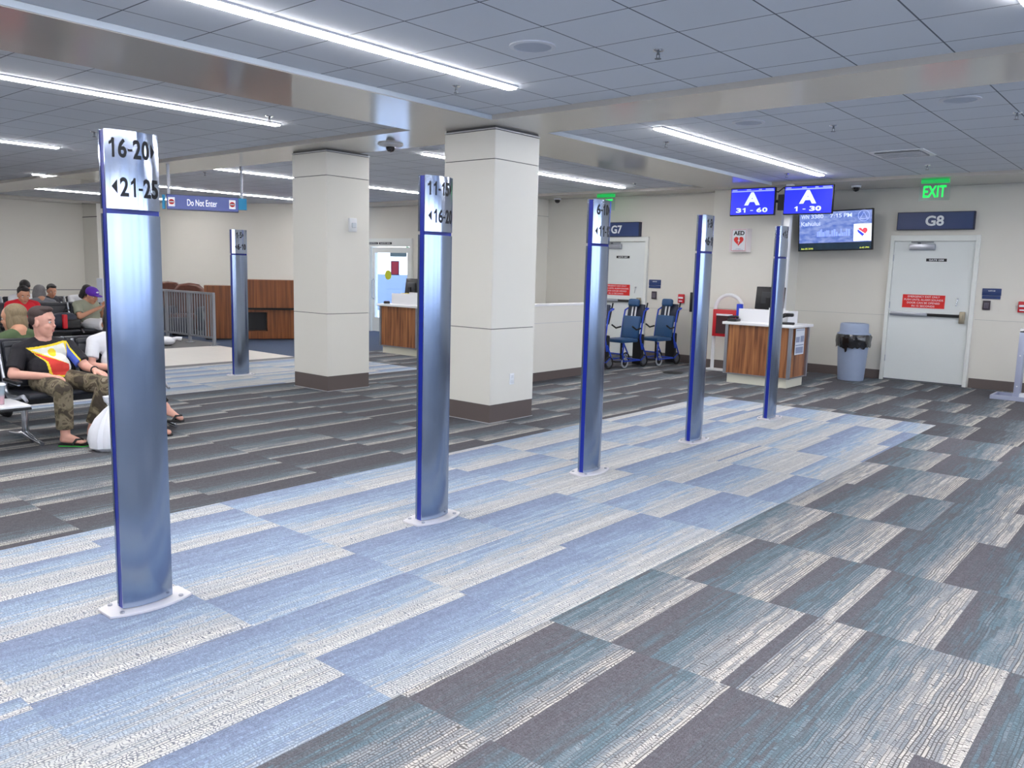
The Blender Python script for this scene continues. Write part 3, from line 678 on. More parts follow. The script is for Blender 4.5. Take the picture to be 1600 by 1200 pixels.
# pole with the two boarding screens
t = thing('screen_pole', 'tall white pole behind the podium carrying two blue boarding screens', 'pole', (-5.13, 12.72, 0))
b = MB(); b.rbox(-5.185, -5.085, 12.67, 12.77, 0, BZ, .008); b.build('shaft', m_whitep, t)
b = MB(); b.box(-5.27, -5.15, 12.60, 12.70, 2.62, 2.86); b.box(-5.7, -4.8, 12.62, 12.66, 2.74, 2.78); b.build('bracket', m_black, t)
b = MB(); b.tube([(-5.4, 12.61, 2.93), (-5.28, 12.62, 2.90), (-5.2, 12.62, 2.96), (-5.1, 12.62, 2.92)], .009); b.build('cable', m_black, t)
m_scr = mat('lit royal blue screen', (34, 44, 232), .3, emit=.95)
m_scrw = mat('lit pale screen text', (205, 218, 255), .4, emit=1.0)
m_scrb = mat('lit lavender bar', (150, 165, 245), .4, emit=.8)
def board(x0, x1, tilt, l1, label):
    cx = (x0+x1)/2; t = thing('boarding_screen', label, 'screen', (cx, 12.56, 2.76), tilt)
    Wd = (x1-x0); h = .43
    M = wmat(t)
    b = MB(); b.rbox(-Wd/2, Wd/2, 0, .05, -h/2, h/2, .006, M); b.build('case', m_black, t)
    b = MB(); b.box(-Wd/2+.014, Wd/2-.014, -.003, .002, -h/2+.018, h/2-.014, M); s = b.build('display', m_scr, t)
    b = MB(); b.box(-Wd/2+.02, Wd/2-.02, -.005, -.003, h/2-.06, h/2-.042, M); b.box(-Wd/2+.03, -Wd/2+.11, -.005, -.003, h/2-.036, h/2-.022, M); b.box(-.1, -.03, -.005, -.003, h/2-.036, h/2-.022, M); b.box(.1, .15, -.005, -.003, h/2-.036, h/2-.022, M); b.box(Wd/2-.16, Wd/2-.03, -.005, -.003, h/2-.036, h/2-.022, M); b.build('header_bar', m_scrb, s)
    rt = (M.to_3x3() @ XR)
    numtext('A', 'lettering', M @ V((0, -.004, .045)), rt, UP, .20, .26, m_scrw, s, off=.045)
    numtext(l1, 'lettering', M @ V((0, -.004, -.130)), rt, UP, .072, .52 if len(l1) > 6 else .42, m_scrw, s, off=.03)
board(-6.04, -5.30, .0, '31 - 60', 'blue boarding screen reading A 31 - 60, left one of the pair')
board(-5.16, -4.41, .0, '1 - 30', 'blue boarding screen reading A 1 - 30, right one of the pair')
# flight information screen
t = thing('flight_information_screen', 'large wall screen showing a flight to Kahului with a skyline picture', 'screen', (-4.705, 13.6, 2.36))
Mt = Matrix.Translation((-4.705, 13.58, 2.355)) @ Matrix.Rotation(-.03, 4, 'Y') @ Matrix.Rotation(.08, 4, 'X')
hw_, hh = .59, .32
b = MB(); b.rbox(-hw_, hw_, 0, .06, -hh, hh, .008, Mt); b.build('case', m_black, t)
b = MB(); b.box(-.2, .2, .05, .40, -.10, .10, Mt); b.build('wall_bracket', m_black, t)
def skymat():
    m, nt, bb_ = newmat('lit skyline picture'); tc = nt.nodes.new('ShaderNodeTexCoord'); n = nt.nodes.new('ShaderNodeTexNoise'); n.inputs['Scale'].default_value = 9; n.inputs['Detail'].default_value = 8
    mp = nt.nodes.new('ShaderNodeMapping'); mp.inputs['Scale'].default_value = (1, 1, 2.2); r = nt.nodes.new('ShaderNodeValToRGB')
    r.color_ramp.elements[0].position = .35; r.color_ramp.elements[0].color = srgb(92, 122, 210); r.color_ramp.elements[1].position = .68; r.color_ramp.elements[1].color = srgb(160, 178, 236)
    nt.links.new(tc.outputs['Object'], mp.inputs[0]); nt.links.new(mp.outputs[0], n.inputs[0]); nt.links.new(n.outputs[0], r.inputs[0]); nt.links.new(r.outputs[0], bb_.inputs['Emission Color']); bb_.inputs['Emission Strength'].default_value = .95
    bb_.inputs['Base Color'].default_value = (0, 0, 0, 1); return m
b = MB(); b.box(-hw_+.02, hw_-.02, -.004, .001, -hh+.13, hh-.02, Mt); s = b.build('display', skymat(), t)
b = MB(); b.box(-hw_+.02, hw_-.02, -.004, .001, -hh+.02, -hh+.122, Mt); s2 = lab(b.build('display_footer', mat('lit dark landscape', (22, 44, 62), .4, noise=.6, nscale=8, emit=.6), t), 'dark landscape strip along the bottom of the screen')
m_bld = mat('lit pale building', (150, 172, 240), .5, emit=.85)
b = MB(); random.seed(3)
xx = -.28
while xx < .22:
    ww = random.uniform(.012, .035); hh2 = random.uniform(.03, .12); b.box(xx, xx+ww, -.0055, -.004, -.09, -.09+hh2, Mt); xx += ww+random.uniform(.0, .012)
b.build('skyline_image', m_bld, s)
R3 = (Mt.to_3x3() @ XR); U3 = (Mt.to_3x3() @ UP)
numtext('WN 3380', 'lettering', Mt @ V((-.36, -.005, .235)), R3, U3, .062, .36, m_scrw, s, off=.01)
numtext('7:15 PM', 'lettering', Mt @ V((.10, -.005, .235)), R3, U3, .062, .34, m_scrw, s, off=.01)
text('Kahului', 'lettering', Mt @ V((-.385, -.005, .12)), R3, U3, .066, .31, m_scrw, s, off=.01)
m_date = mat('lit yellow date', (225, 235, 90), .4, emit=1)
numtext('Jun 05 2018', 'lettering', Mt @ V((-.44, -.005, -.28)), R3, U3, .026, .20, m_date, s2, off=.0)
text('6:45 PM', 'lettering', Mt @ V((.47, -.005, -.28)), R3, U3, .026, .14, m_date, s2, off=.0)
b = MB(); b.box(.30, .57, -.006, -.004, -.175, .09, Mt); lg = lab(b.build('logo_tile', mat('lit white tile', (250, 250, 250), .5, emit=1), s), 'white square with a striped heart logo')
def heart(cx, cz, sc, n=40):
    return [(cx + sc*.0625*16*math.sin(t)**3, cz + sc*.0625*(13*math.cos(t)-5*math.cos(2*t)-2*math.cos(3*t)-math.cos(4*t))) for t in [2*PI*i/n for i in range(n)]]
def flatpoly(b, pts, d, M): b.add([M @ V((p[0], d, p[1])) for p in pts], [list(range(len(pts)))])
def clip(pts, a, b_, c):  # keep a*x+b*z>=c
    out = []
    for i in range(len(pts)):
        p, q = pts[i-1], pts[i]; dp = a*p[0]+b_*p[1]-c; dq = a*q[0]+b_*q[1]-c
        if (dp >= 0) != (dq >= 0): k = dp/(dp-dq); out.append((p[0]+k*(q[0]-p[0]), p[1]+k*(q[1]-p[1])))
        if dq >= 0: out.append(q)
    return out
hp = heart(.435, -.03, .078)
b = MB(); flatpoly(b, clip(hp, .6, .8, .6*.435+.8*-.035), -.0075, Mt); b.build('logo_mark', mat('lit red', (228, 66, 84), .5, emit=1), lg)
b = MB(); flatpoly(b, clip(hp, -.6, -.8, -(.6*.435+.8*-.05)), -.0075, Mt); b.build('logo_mark', mat('lit blue', (48, 62, 214), .5, emit=1), lg)
b = MB(); b.tube([Mt @ V((.45+.085*math.cos(a), -.006, .215+.085*math.sin(a))) for a in [PI*2*i/24 for i in range(24)]], .003, 6, True)
b.tube([Mt @ V(p) for p in ((.40, -.006, .18), (.45, -.006, .27), (.50, -.006, .18))], .004, 6); b.tube([Mt @ V(p) for p in ((.39, -.006, .17), (.45, -.006, .165), (.51, -.006, .17))], .004, 6); b.build('emblem', mat('lit faint emblem', (170, 185, 245), .5, emit=.9), s)

# ================================================================== SIGNS
def gate_sign(x0, x1, y, z0, z1, s, label, tw):
    t = thing('gate_number_sign', label, 'gate sign', ((x0+x1)/2, y, (z0+z1)/2), 0, 'gate number signs')
    b = MB(); b.box(x0, x1, y-.09, y-.0, z0, z1); b.build('box', m_navyd, t)
    b = MB(); b.box(x0+.012, x1-.012, y-.094, y-.089, z0+.012, z1-.012); f = b.build('face', m_navy, t)
    text(s, 'lettering', ((x0+x1)/2, y-.094, (z0+z1)/2+.0), *WF, .155, tw, m_txtw, t, off=.03)
gate_sign(-3.86, -2.78, 14.0, 2.37, 2.64, 'G8', 'navy blue gate sign reading G8 above the right door', .26)
gate_sign(-9.20, -8.21, 13.45, 2.27, 2.54, 'G7', 'navy blue gate sign reading G7, partly behind the third sign post', .24)
def exit_sign(x, y, label):
    t = thing('exit_sign', label, 'exit sign', (x, y, BZ), 0, 'green exit signs')
    b = MB(); b.rbox(x-.18, x+.18, y-.04, y+.04, BZ-.05, BZ+.004, .006); lab(b.build('housing', mat('green lit housing', (30, 190, 90), .4, emit=.5), t), 'housing glowing green')
    b = MB(); b.box(x-.2, x+.2, y-.004, y+.004, BZ-.29, BZ-.05)
    g, gnt, gb = newmat('clear edge lit acrylic'); gnt.nodes.remove(gb)
    tr = gnt.nodes.new('ShaderNodeBsdfTransparent'); gg = gnt.nodes.new('ShaderNodeBsdfGlossy'); gg.inputs['Roughness'].default_value = .05; ms = gnt.nodes.new('ShaderNodeMixShader'); ms.inputs[0].default_value = .12
    tr.inputs[0].default_value = (.88, .97, .93, 1); gnt.links.new(tr.outputs[0], ms.inputs[1]); gnt.links.new(gg.outputs[0], ms.inputs[2]); gnt.links.new(ms.outputs[0], gnt.nodes['Material Output'].inputs[0])
    p = b.build('acrylic_plate', g, t)
    text('EXIT', 'lettering', (x, y-.0045, BZ-.165), *WF, .165, .30, m_green, p, off=.02, depth=.001)
exit_sign(-3.14, 13.0, 'green lit EXIT sign above gate eight')
exit_sign(-8.72, 12.98, 'green lit EXIT sign above gate seven, behind the third sign post')
# DO NOT ENTER, hung from the ceiling over the far lane
t = thing('do_not_enter_sign', 'navy hanging sign reading Do Not Enter, left of the far column', 'hanging sign', (-11.66, 6.62, 2.5))
a, c_ = V((-11.92, 6.17, 0)), V((-11.42, 7.05, 0)); d = (c_-a).normalized(); n_ = UP.cross(d)
if n_.dot(-a) < 0: n_ = -n_
L = (c_-a).length
Ms = copy_mat_frame(V((a.x, a.y, 2.47)), d, -n_, UP)     # local x along the sign, local y away from the viewer
b = MB(); b.box(0, L, .0, .16, -.11, .11, Ms); b.build('box', mat('navy sign housing', (46, 62, 120), .3), t)
b = MB(); b.box(.01, L-.01, -.004, .0, -.10, .10, Ms); f = b.build('face', mat('lit navy sign face', (74, 92, 170), .25, emit=.25), t)
text('Do Not Enter', 'lettering', Ms @ V((L*.49, -.004, 0)), d, UP, .095, .42, mat('lit white lettering', (245, 248, 255), .4, emit=.8), f, off=.0)
for xx in (.07, L-.09):
    q = MB(); q.rbox(xx-.045, xx+.045, -.008, -.002, -.065, .065, .003, Ms); ic = q.build('icon_plate', mat('lit white plate', (240, 240, 245), .4, emit=.6), f)
    q = MB(); q.cyl(Ms @ V((xx, -.009, 0)), Ms @ V((xx, -.0105, 0)), .040, seg=24); ic2 = q.build('no_entry_disc', m_red, ic)
    q = MB(); q.box(xx-.032, xx+.032, -.012, -.0105, -.009, .009, Ms); q.build('bar', m_txtw, ic2)
for xx in (-.02, L-.0):
    q = MB(); q.box(xx-.04 if xx < 0 else xx, xx if xx < 0 else xx+.12, .02, .14, -.105 if xx < 0 else -.07, .10, Ms); q.build('end_cap', mat('teal anodised cap', (30, 120, 160), .3, metal=.5), t)
for xx in (.03, L+.05):
    q = MB(); q.cyl(Ms @ V((xx, .08, .10)), Ms @ V((xx, .08, CZ-2.47)), .022, seg=12); q.build('hanger', m_alu, t)

# small wall things
def placard(x, y, z, words, label):
    t = thing('gate_placard', label, 'placard', (x, y, z), 0, 'small blue gate placards')
    b = MB(); b.rbox(x-.125, x+.125, y-.014, y, z-.02, z+.085, .004); p = b.build('plate', m_navy, t)
    text(words, 'lettering', (x, y-.0145, z+.05), *WF, .018, .09, m_txtw, p, off=.02, depth=.001)
    b = MB(); b.box(x-.12, x+.12, y-.016, y, z-.07, z-.024); b.build('lower_strip', m_navy, t)
placard(-2.47, 14.0, 1.42, 'GATE G8', 'small blue placard right of the gate eight door')
placard(-7.87, 13.45, 1.40, 'GATE G7', 'small blue placard right of the gate seven door')
def keypad(x, y, z, label):
    t = thing('access_keypad', label, 'keypad', (x, y, z), 0, 'access keypads')
    b = MB(); b.rbox(x-.05, x+.05, y-.03, y, z-.07, z+.07, .006); b.build('case', mat('dark brown plastic', (58, 48, 60), .4), t)
    b = MB()
    for i in range(3):
        for j in range(4): b.box(x-.03+i*.022, x-.014+i*.022, y-.033, y-.029, z-.045+j*.022, z-.03+j*.022)
    b.build('keys', mat('grey keys', (120, 116, 132), .5), t)
keypad(-2.52, 14.0, 1.255, 'dark keypad beneath the blue placard of gate eight')
keypad(-7.87, 13.45, 1.20, 'dark keypad beneath the blue placard of gate seven')
def pull(x, y, z, label):
    t = thing('fire_alarm_pull', label, 'fire alarm', (x, y, z), 0, 'red fire alarm pulls')
    b = MB(); b.rbox(x-.06, x+.06, y-.045, y, z-.08, z+.08, .01); b.build('case', m_redp, t)
    b = MB(); b.box(x-.045, x+.045, y-.052, y-.044, z+.0, z+.03); b.build('handle', m_txtw, t)
    b = MB(); b.box(x-.035, x+.035, y-.05, y-.044, z-.055, z-.035); b.build('label_strip', m_txtw, t)
pull(-2.05, 14.0, 1.25, 'red fire alarm pull station at the right edge of the gate eight wall')
pull(-7.30, 13.45, 1.16, 'red fire alarm pull station right of gate seven')
b = MB(); b.rbox(-7.13, -7.05, 13.43, 13.45, .93, 1.28, .006); tag(b.build('wall_frame', m_black), 'tall dark plate on the wall beside the fourth sign post', 'wall plate')
# AED cabinet sign
t = thing('defibrillator_sign', 'white AED sign with a red heart on the wall left of the screens', 'AED sign', (-6.10, 13.15, 2.19))
x0, x1, z0, z1 = -6.25, -5.94, 1.99, 2.375
b = MB(); b.prism([(x0, 0), (x1+.03, 0), (x1, -.10), (x0+.0, -.10)], z0, z1, Matrix.Translation((0, 13.15, 0))); b.build('body', mat('white red tinted acrylic', (232, 224, 226), .35), t)
b = MB(); b.rbox(x0+.035, x1-.012, 13.045, 13.05, z0+.012, z1-.008, .002); f = b.build('face', m_txtw, t)
b = MB(); xc = (x0+x1)/2+.012
for (a1, a2, c1, c2) in ((x0+.042, x1-.018, z1-.022, z1-.017), (x0+.042, x1-.018, z0+.018, z0+.023), (x0+.042, x0+.046, z0+.02, z1-.02), (x1-.023, x1-.019, z0+.02, z1-.02)): b.box(a1, a2, 13.043, 13.046, c1, c2)
b.build('border', m_red, f)
text('AED', 'lettering', (xc, 13.045, z1-.075), *WF, .07, .19, m_black, f, off=.035)
b = MB(); flatpoly(b, heart(xc, z0+.185, .085), 13.0415, Matrix.Identity(4)); h_ = b.build('heart', m_red, f)
b = MB(); flatpoly(b, [(xc+.02, z0+.255), (xc-.02, z0+.18), (xc, z0+.18), (xc-.012, z0+.115), (xc+.028, z0+.20), (xc+.008, z0+.20)], 13.040, Matrix.Identity(4)); b.build('bolt_symbol', m_txtw, h_)
text('AUTOMATED', 'lettering', (xc, 13.045, z0+.052), *WF, .012, .09, m_greytext, f, depth=.001); text('EXTERNAL DEFIBRILLATOR', 'lettering', (xc, 13.045, z0+.034), *WF, .010, .17, m_greytext, f, depth=.001)
# thermostat / strobe on the far column, outlet on the near column
t = thing('fire_strobe', 'small white fire strobe on the right face of the far column', 'strobe', (-8.46, 6.83, 2.12))
b = MB(); b.rbox(-8.46, -8.425, 6.77, 6.89, 2.03, 2.20, .008); b.build('case', m_whitep, t)
b = MB(); b.rbox(-8.425, -8.40, 6.80, 6.86, 2.08, 2.14, .006); lab(b.build('lens', mat('pale lens', (205, 212, 220), .15), t), 'clear lens')
b = MB(); b.rbox(-5.60, -5.593, 6.64, 6.71, .385, .505, .002); o_ = b.build('wall_outlet', mat('white outlet', (240, 243, 248), .35)); tag(o_, 'white electrical outlet low on the near column', 'outlet')
for z in (.42, .47):
    q = MB(); q.rbox(-5.594, -5.590, 6.655, 6.695, z-.017, z+.017, .002); q.build('socket', mat('outlet socket', (222, 226, 232), .4), o_)

# extinguisher arch with red cabinet
t = thing('extinguisher_stand', 'white tubular arch stand holding a red cabinet, left of the podium', 'stand', (-6.12, 12.9, 0))
r_ = .245; cx = -6.115
pts = [(cx-r_, 12.9, .02)] + [(cx-r_, 12.9, 1.0)] + [(cx-r_*math.cos(a), 12.9, 1.03+r_*math.sin(a)) for a in [PI*i/14 for i in range(1, 14)]] + [(cx+r_, 12.9, 1.0), (cx+r_, 12.9, .02)]
b = MB(); b.tube(pts, .03, 14); b.build('arch_tube', m_whitep, t)
b = MB(); b.box(cx-r_-.10, cx+r_+.10, 12.78, 13.02, 0, .02); b.build('foot_plate', m_whitep, t)
b = MB(); b.rbox(cx-r_+.01, cx+r_-.01, 12.80, 12.94, .58, 1.03, .008); rb = b.build('cabinet', m_redp, t)
b = MB(); b.box(cx-r_+.08, cx+r_-.08, 12.792, 12.80, .63, .93); b.build('cabinet_window', mat('dark cabinet window', (60, 30, 36), .15), rb)
b = MB(); b.box(cx-r_+.08, cx+r_-.12, 12.786, 12.792, .93, .96); b.build('label_strip', m_txtw, rb)

# waste bin
t = thing('waste_bin', 'round blue grey waste bin with a black liner, left of the gate eight door', 'bin', (-4.22, 13.42, 0))
c_ = (-4.22, 13.42, 0)
b = MB(); b.lathe([(0, 0.004), (.19, .004), (.195, .02), (.235, .66), (.24, .70), (.23, .70), (.19, .05), (0, .05)], c_, 36); b.build('barrel', m_bin, t)
b = MB(); b.lathe([(.225, .695), (.25, .70), (.25, .74), (.215, .76), (.21, .88), (.20, .90), (.17, .905), (.165, .87), (.165, .72), (.22, .71)], c_, 36); b.build('lid', m_bin, t)
random.seed(5); prof = []; b = MB(); n = 44; rows = [(.248, .735), (.262, .70), (.258, .62), (.252, .56), (.246, .535)]
vs = []
for k, (r, z) in enumerate(rows):
    for j in range(n): vs.append(V(c_)+V(((r+random.uniform(-.006, .012)*(k > 0))*math.cos(2*PI*j/n), (r+random.uniform(-.006, .012)*(k > 0))*math.sin(2*PI*j/n), z+(random.uniform(-.03, .012) if k == 4 else random.uniform(-.008, .008)*(k > 0)))))
b.smooth = True; b.add(vs, [(i*n+j, i*n+(j+1) % n, (i+1)*n+(j+1) % n, (i+1)*n+j) for i in range(4) for j in range(n)]); b.smooth = False
b.add([V(c_)+V(p) for p in ((-.06, -.25, .56), (.0, -.255, .56), (-.01, -.262, .47), (-.035, -.262, .45))], [(0, 1, 2, 3)])
b.build('liner', m_liner, t)

# baggage sizer stand at the right edge
t = thing('baggage_sizer', 'grey metal baggage sizer stand cut off by the right edge', 'stand', (-1.85, 13.0, 0))
m_lav = mat('lavender grey powder coat', (176, 182, 206), .4, metal=.3)
b = MB(); b.box(-2.17, -1.4, 12.90, 12.93, 0, .055); b.box(-2.17, -2.14, 12.93, 13.38, 0, .055); b.box(-2.14, -1.4, 13.35, 13.38, 0, .055); b.box(-2.14, -1.4, 12.93, 13.35, 0, .012); b.build('tray', m_lav, t, bevel=.003)
b = MB(); b.rbox(-1.90, -1.83, 12.93, 13.12, .055, .96, .006); b.rbox(-1.45, -1.38, 12.93, 13.12, .055, .96, .006); b.build('upright', m_lav, t)
b = MB(); b.rbox(-1.90, -1.38, 12.93, 13.12, .93, .985, .006); b.build('top_rail', m_whitep, t)
b = MB(); b.box(-1.83, -1.45, 12.95, 13.1, .055, .10); b.build('shelf', m_whitep, t)
for z in (.2, .62): q = MB(); q.cyl((-1.865, 12.93, z), (-1.865, 12.925, z), .010, seg=10); q.build('screw', m_whitep, t)

# small floor disc near the fourth post (base of a belt stand)
b = MB(); b.lathe([(0, .0), (.16, .0), (.16, .008), (.03, .02), (0, .02)], (-6.55, 11.9, 0), 28); tag(b.build('floor_disc', m_black), 'low black round base on the carpet left of the podium', 'stand base')

# ================================================================== WHEELCHAIRS
def aisle_chair(name_label, loc, rz, up=True):
    t = thing('transport_wheelchair', name_label, 'wheelchair', (0, 0, 0), 0, 'blue transport wheelchairs')
    # local frame: faces +X, seat back foot at the origin
    b = MB(); b.rbox(.0, .42, -.20, .20, .43, .49, .018); b.build('seat', m_vinyl, t)
    Mb = Matrix.Translation((.0, 0, .47)) @ Matrix.Rotation(-.16, 4, 'Y')
    b = MB(); b.rbox(-.035, .02, -.18, .18, .02, .40, .015, Mb); b.build('backrest', m_vinyl, t)
    b = MB(); b.rbox(-.11, -.06, -.17, .17, .30, .62, .015, Mb); lab(b.build('upper_back', m_vinyld, t), 'dark quilted upper back')
    hz = .62 if up else .38
    b = MB(); b.rbox(-.04, .055, -.105, .105, hz-.055, hz+.075, .035, Mb, 3); b.build('headrest', m_vinyl, t)
    for s in (-.035, .035): q = MB(); q.box(-.03, -.015, s-.012, s+.012, .3, hz, Mb); q.build('headrest_bar', m_whitep, t)
    for s in (-1, 1):
        q = MB(); q.tube([(-.10, s*.21, .30), (-.04, s*.21, .50), Mb @ V((-.03, s*.21, .35)), Mb @ V((-.04, s*.21, .50)), Mb @ V((-.14, s*.21, .56))], .014, 8)
        q.tube([(.38, s*.20, .42), (.40, s*.20, .24), (.36, s*.19, .12), (-.1, s*.2, .12), (-.22, s*.2, .2), (-.10, s*.21, .40)], .013, 8); q.build('side_frame', m_bluem, t)
        q = MB(); q.tube([Mb @ V((.0, s*.22, .20)), Mb @ V((.12, s*.225, .16)), Mb @ V((.24, s*.225, .20))], .014, 8); q.build('armrest', m_rubber, t)
        q = MB(); q.box(.37, .395, s*.15-.012, s*.15+.012, .16, .43); q.build('footrest_hanger', m_black, t)
        w_ = MB(); w_.tube([(.30+.075*math.cos(a), s*.17, .088+.075*math.sin(a)) for a in [2*PI*i/20 for i in range(20)]], .013, 8, True); wh = w_.build('front_wheel', m_tyre, t)
        q = MB(); q.cyl((.30, s*.17-.008, .088), (.30, s*.17+.008, .088), .045, seg=14); q.build('hub', m_rubber, wh)
        q = MB(); q.tube([(.30, s*.17, .09), (.29, s*.185, .19), (.33, s*.19, .22)], .012, 8); q.build('caster_fork', m_alu, t)
        w_ = MB(); w_.tube([(-.17+.095*math.cos(a), s*.20, .108+.095*math.sin(a)) for a in [2*PI*i/22 for i in range(22)]], .013, 8, True); wh = w_.build('rear_wheel', m_rubber, t)
        q = MB(); q.cyl((-.17, s*.20-.008, .108), (-.17, s*.20+.008, .108), .06, seg=14); q.build('hub', m_dkalu, wh)
        q = MB(); q.tube([Mb @ V((-.13, s*.15, .30)), Mb @ V((-.17, s*.15, .66))], .013, 8); q.build('push_handle', m_rubber, t)
    b = MB(); pass
    for p, q_ in (((.38, -.19, .24), (.38, .19, .24)), ((-.1, -.2, .12), (-.1, .2, .12)), ((.36, -.19, .12), (.36, .19, .12)), (Mb @ V((-.14, -.21, .56)), Mb @ V((-.14, .21, .56)))):
        b = MB(); b.tube([p, q_], .012, 8); b.build('cross_bar', m_bluem, t)
    b = MB(); b.rbox(.34, .50, -.14, .14, .10, .125, .006); b.build('footrest', m_rubber, t)
    b = MB(); b.rbox(-.30, -.22, -.1, .1, .02, .55, .02); b.build('rear_strut_cover', m_rubber, t)
    t.location = loc; t.rotation_euler = (0, 0, rz); return t
rz = math.radians(-97)
aisle_chair('blue transport wheelchair in the middle, tall headrest raised, facing the camera', (-7.55, 12.12, 0), rz)
aisle_chair('blue transport wheelchair standing nearest the wall corner at the right', (-7.36, 12.93, 0), rz)
aisle_chair('blue transport wheelchair partly hidden by the third sign post, headrest folded down', (-7.72, 11.30, 0), rz, False)
# ================================================================== LEFT BACKGROUND
# railing
m_rail = mat('grey railing paint', (148, 152, 160), .45, metal=.3)
t = thing('metal_railing', 'grey metal railing with upright bars at the edge of the cream tiles', 'railing', (-15.9, 8.42, 0))
b = MB(); b.box(-18.2, -14.57, 8.40, 8.45, .98, 1.02); b.box(-18.2, -14.57, 8.41, 8.44, .13, .165); b.build('rail', m_rail, t)
for x in (-14.59, -15.5, -16.4, -17.3):
    q = MB(); q.box(x-.025, x+.025, 8.40, 8.45, 0, .985); q.box(x-.07, x+.07, 8.36, 8.49, 0, .012); q.build('rail_post', m_rail, t)
x = -14.70
while x > -18.1:
    if min(abs(x-p) for p in (-14.59, -15.5, -16.4, -17.3)) > .04:
        q = MB(); q.box(x-.012, x+.012, 8.415, 8.435, .16, .985); q.build('baluster', m_rail, t)
    x -= .098
# brown massage chairs behind the railing
def massage(x, y, label, rz):
    t = thing('massage_chair', label, 'armchair', (0, 0, 0), 0, 'brown massage chairs behind the railing')
    b = MB(); b.rbox(-.25, .35, -.32, .32, .12, .46, .06, seg=3); b.build('seat', m_leather, t)
    b = MB()
    prof = [(-.33, .2), (-.34, .8), (-.30, 1.0), (-.2, 1.10), (0, 1.13), (.2, 1.10), (.30, 1.0), (.34, .8), (.33, .2)]
    Mx = Matrix.Translation((-.28, 0, 0)) @ Matrix(((0, 0, 1, 0), (1, 0, 0, 0), (0, 1, 0, 0), (0, 0, 0, 1)))
    b.prism(prof, -.09, .12, Mx); b.build('backrest', m_leather, t, bevel=.05)
    for s in (-1, 1):
        q = MB(); q.rbox(-.3, .34, s*.34-.08, s*.34+.08, .1, .62, .06, seg=3); a_ = q.build('arm', m_vinyld, t)
        q = MB()
        for k in range(7): q.box(.1+k*.03, .115+k*.03, s*.34-.085, s*.34+.085, .2+.03*k, .36+.03*k)
        q.build('trim_ribs', m_chrome, a_)
    q = MB(); q.rbox(.36, .62, -.24, .24, .06, .4, .05, seg=3); q.build('leg_rest', m_vinyld, t)
    q = MB(); q.rbox(-.25, .3, -.25, .25, 0, .12, .02); q.build('base', m_black, t)
    t.location = (x, y, 0); t.rotation_euler = (0, 0, rz)
massage(-17.25, 9.32, 'brown leather massage chair directly behind the railing, right one', -.75)
massage(-18.55, 9.5, 'brown leather massage chair at the left end of the railing, mostly behind the first post', -.75)
# cherry wood counters
t = thing('wooden_counter', 'tall plain cherry wood panel counter right of the railing', 'counter', (-15.7, 9.1, 0))
u_ = V((-15.80, 8.92, 0)); v_ = V((-15.50, 9.42, 0)); dd = (v_-u_).normalized(); nn = V((-dd.y, dd.x, 0))
Mc = copy_mat_frame(u_, dd, nn, UP); L = (v_-u_).length
b = MB(); b.box(0, L+.1, 0, .5, .03, 1.12, Mc); b.build('panel', m_wood2, t)
b = MB(); b.box(.02, L+.08, .02, .48, 0, .03, Mc); b.build('kick', m_black, t)
t = thing('wooden_cabinet', 'cherry wood cabinet with an overhanging top and a dark opening, beside the far column', 'cabinet', (-15.2, 10.0, 0))
u_ = V((-15.42, 9.50, 0)); v_ = V((-14.95, 10.30, 0)); dd = (v_-u_).normalized(); nn = V((-dd.y, dd.x, 0)); Mc = copy_mat_frame(u_, dd, nn, UP); L = (v_-u_).length
b = MB(); b.box(0, L+.5, -.12, .5, .68, 1.26, Mc); b.build('upper_panel', m_wood2, t)
b = MB(); b.box(0, .10, .02, .5, .02, .63, Mc); b.box(.55, L+.5, .02, .5, .02, .63, Mc); b.box(.10, .55, .02, .5, .02, .18, Mc); b.box(.10, .55, .02, .5, .58, .63, Mc); b.build('body', m_wood2, t)
b = MB(); b.box(.10, .55, .3, .32, .18, .60, Mc); b.box(.02, L+.48, .06, .48, .63, .68, Mc); b.build('recess_back_and_gap_shade', m_black, t)  # opening's back, plus a black strip painting the shadow beneath the overhang
# white bundle on the floor
t = thing('paper_sack', 'small white sack lying on the floor by the railing', 'bag', (-15.1, 7.72, 0))
b = MB(); b.ball((-15.1, 7.72, .09), (.20, .16, .085), 18, 10); b.build('sack', m_bag, t)
b = MB(); b.tube([(-15.0, 7.75, .1), (-14.94, 7.85, .15), (-14.9, 7.93, .13)], [.05, .03, .045], 8); b.build('neck', m_bag, t)
# pale pylon
b = MB(); b.rbox(-18.15, -17.85, 7.78, 7.9, 0, 1.20, .02); tag(b.build('display_pylon', mat('pale blue grey pylon', (206, 212, 226), .35)), 'plain pale pylon standing behind the seats near the left wall corner', 'pylon')

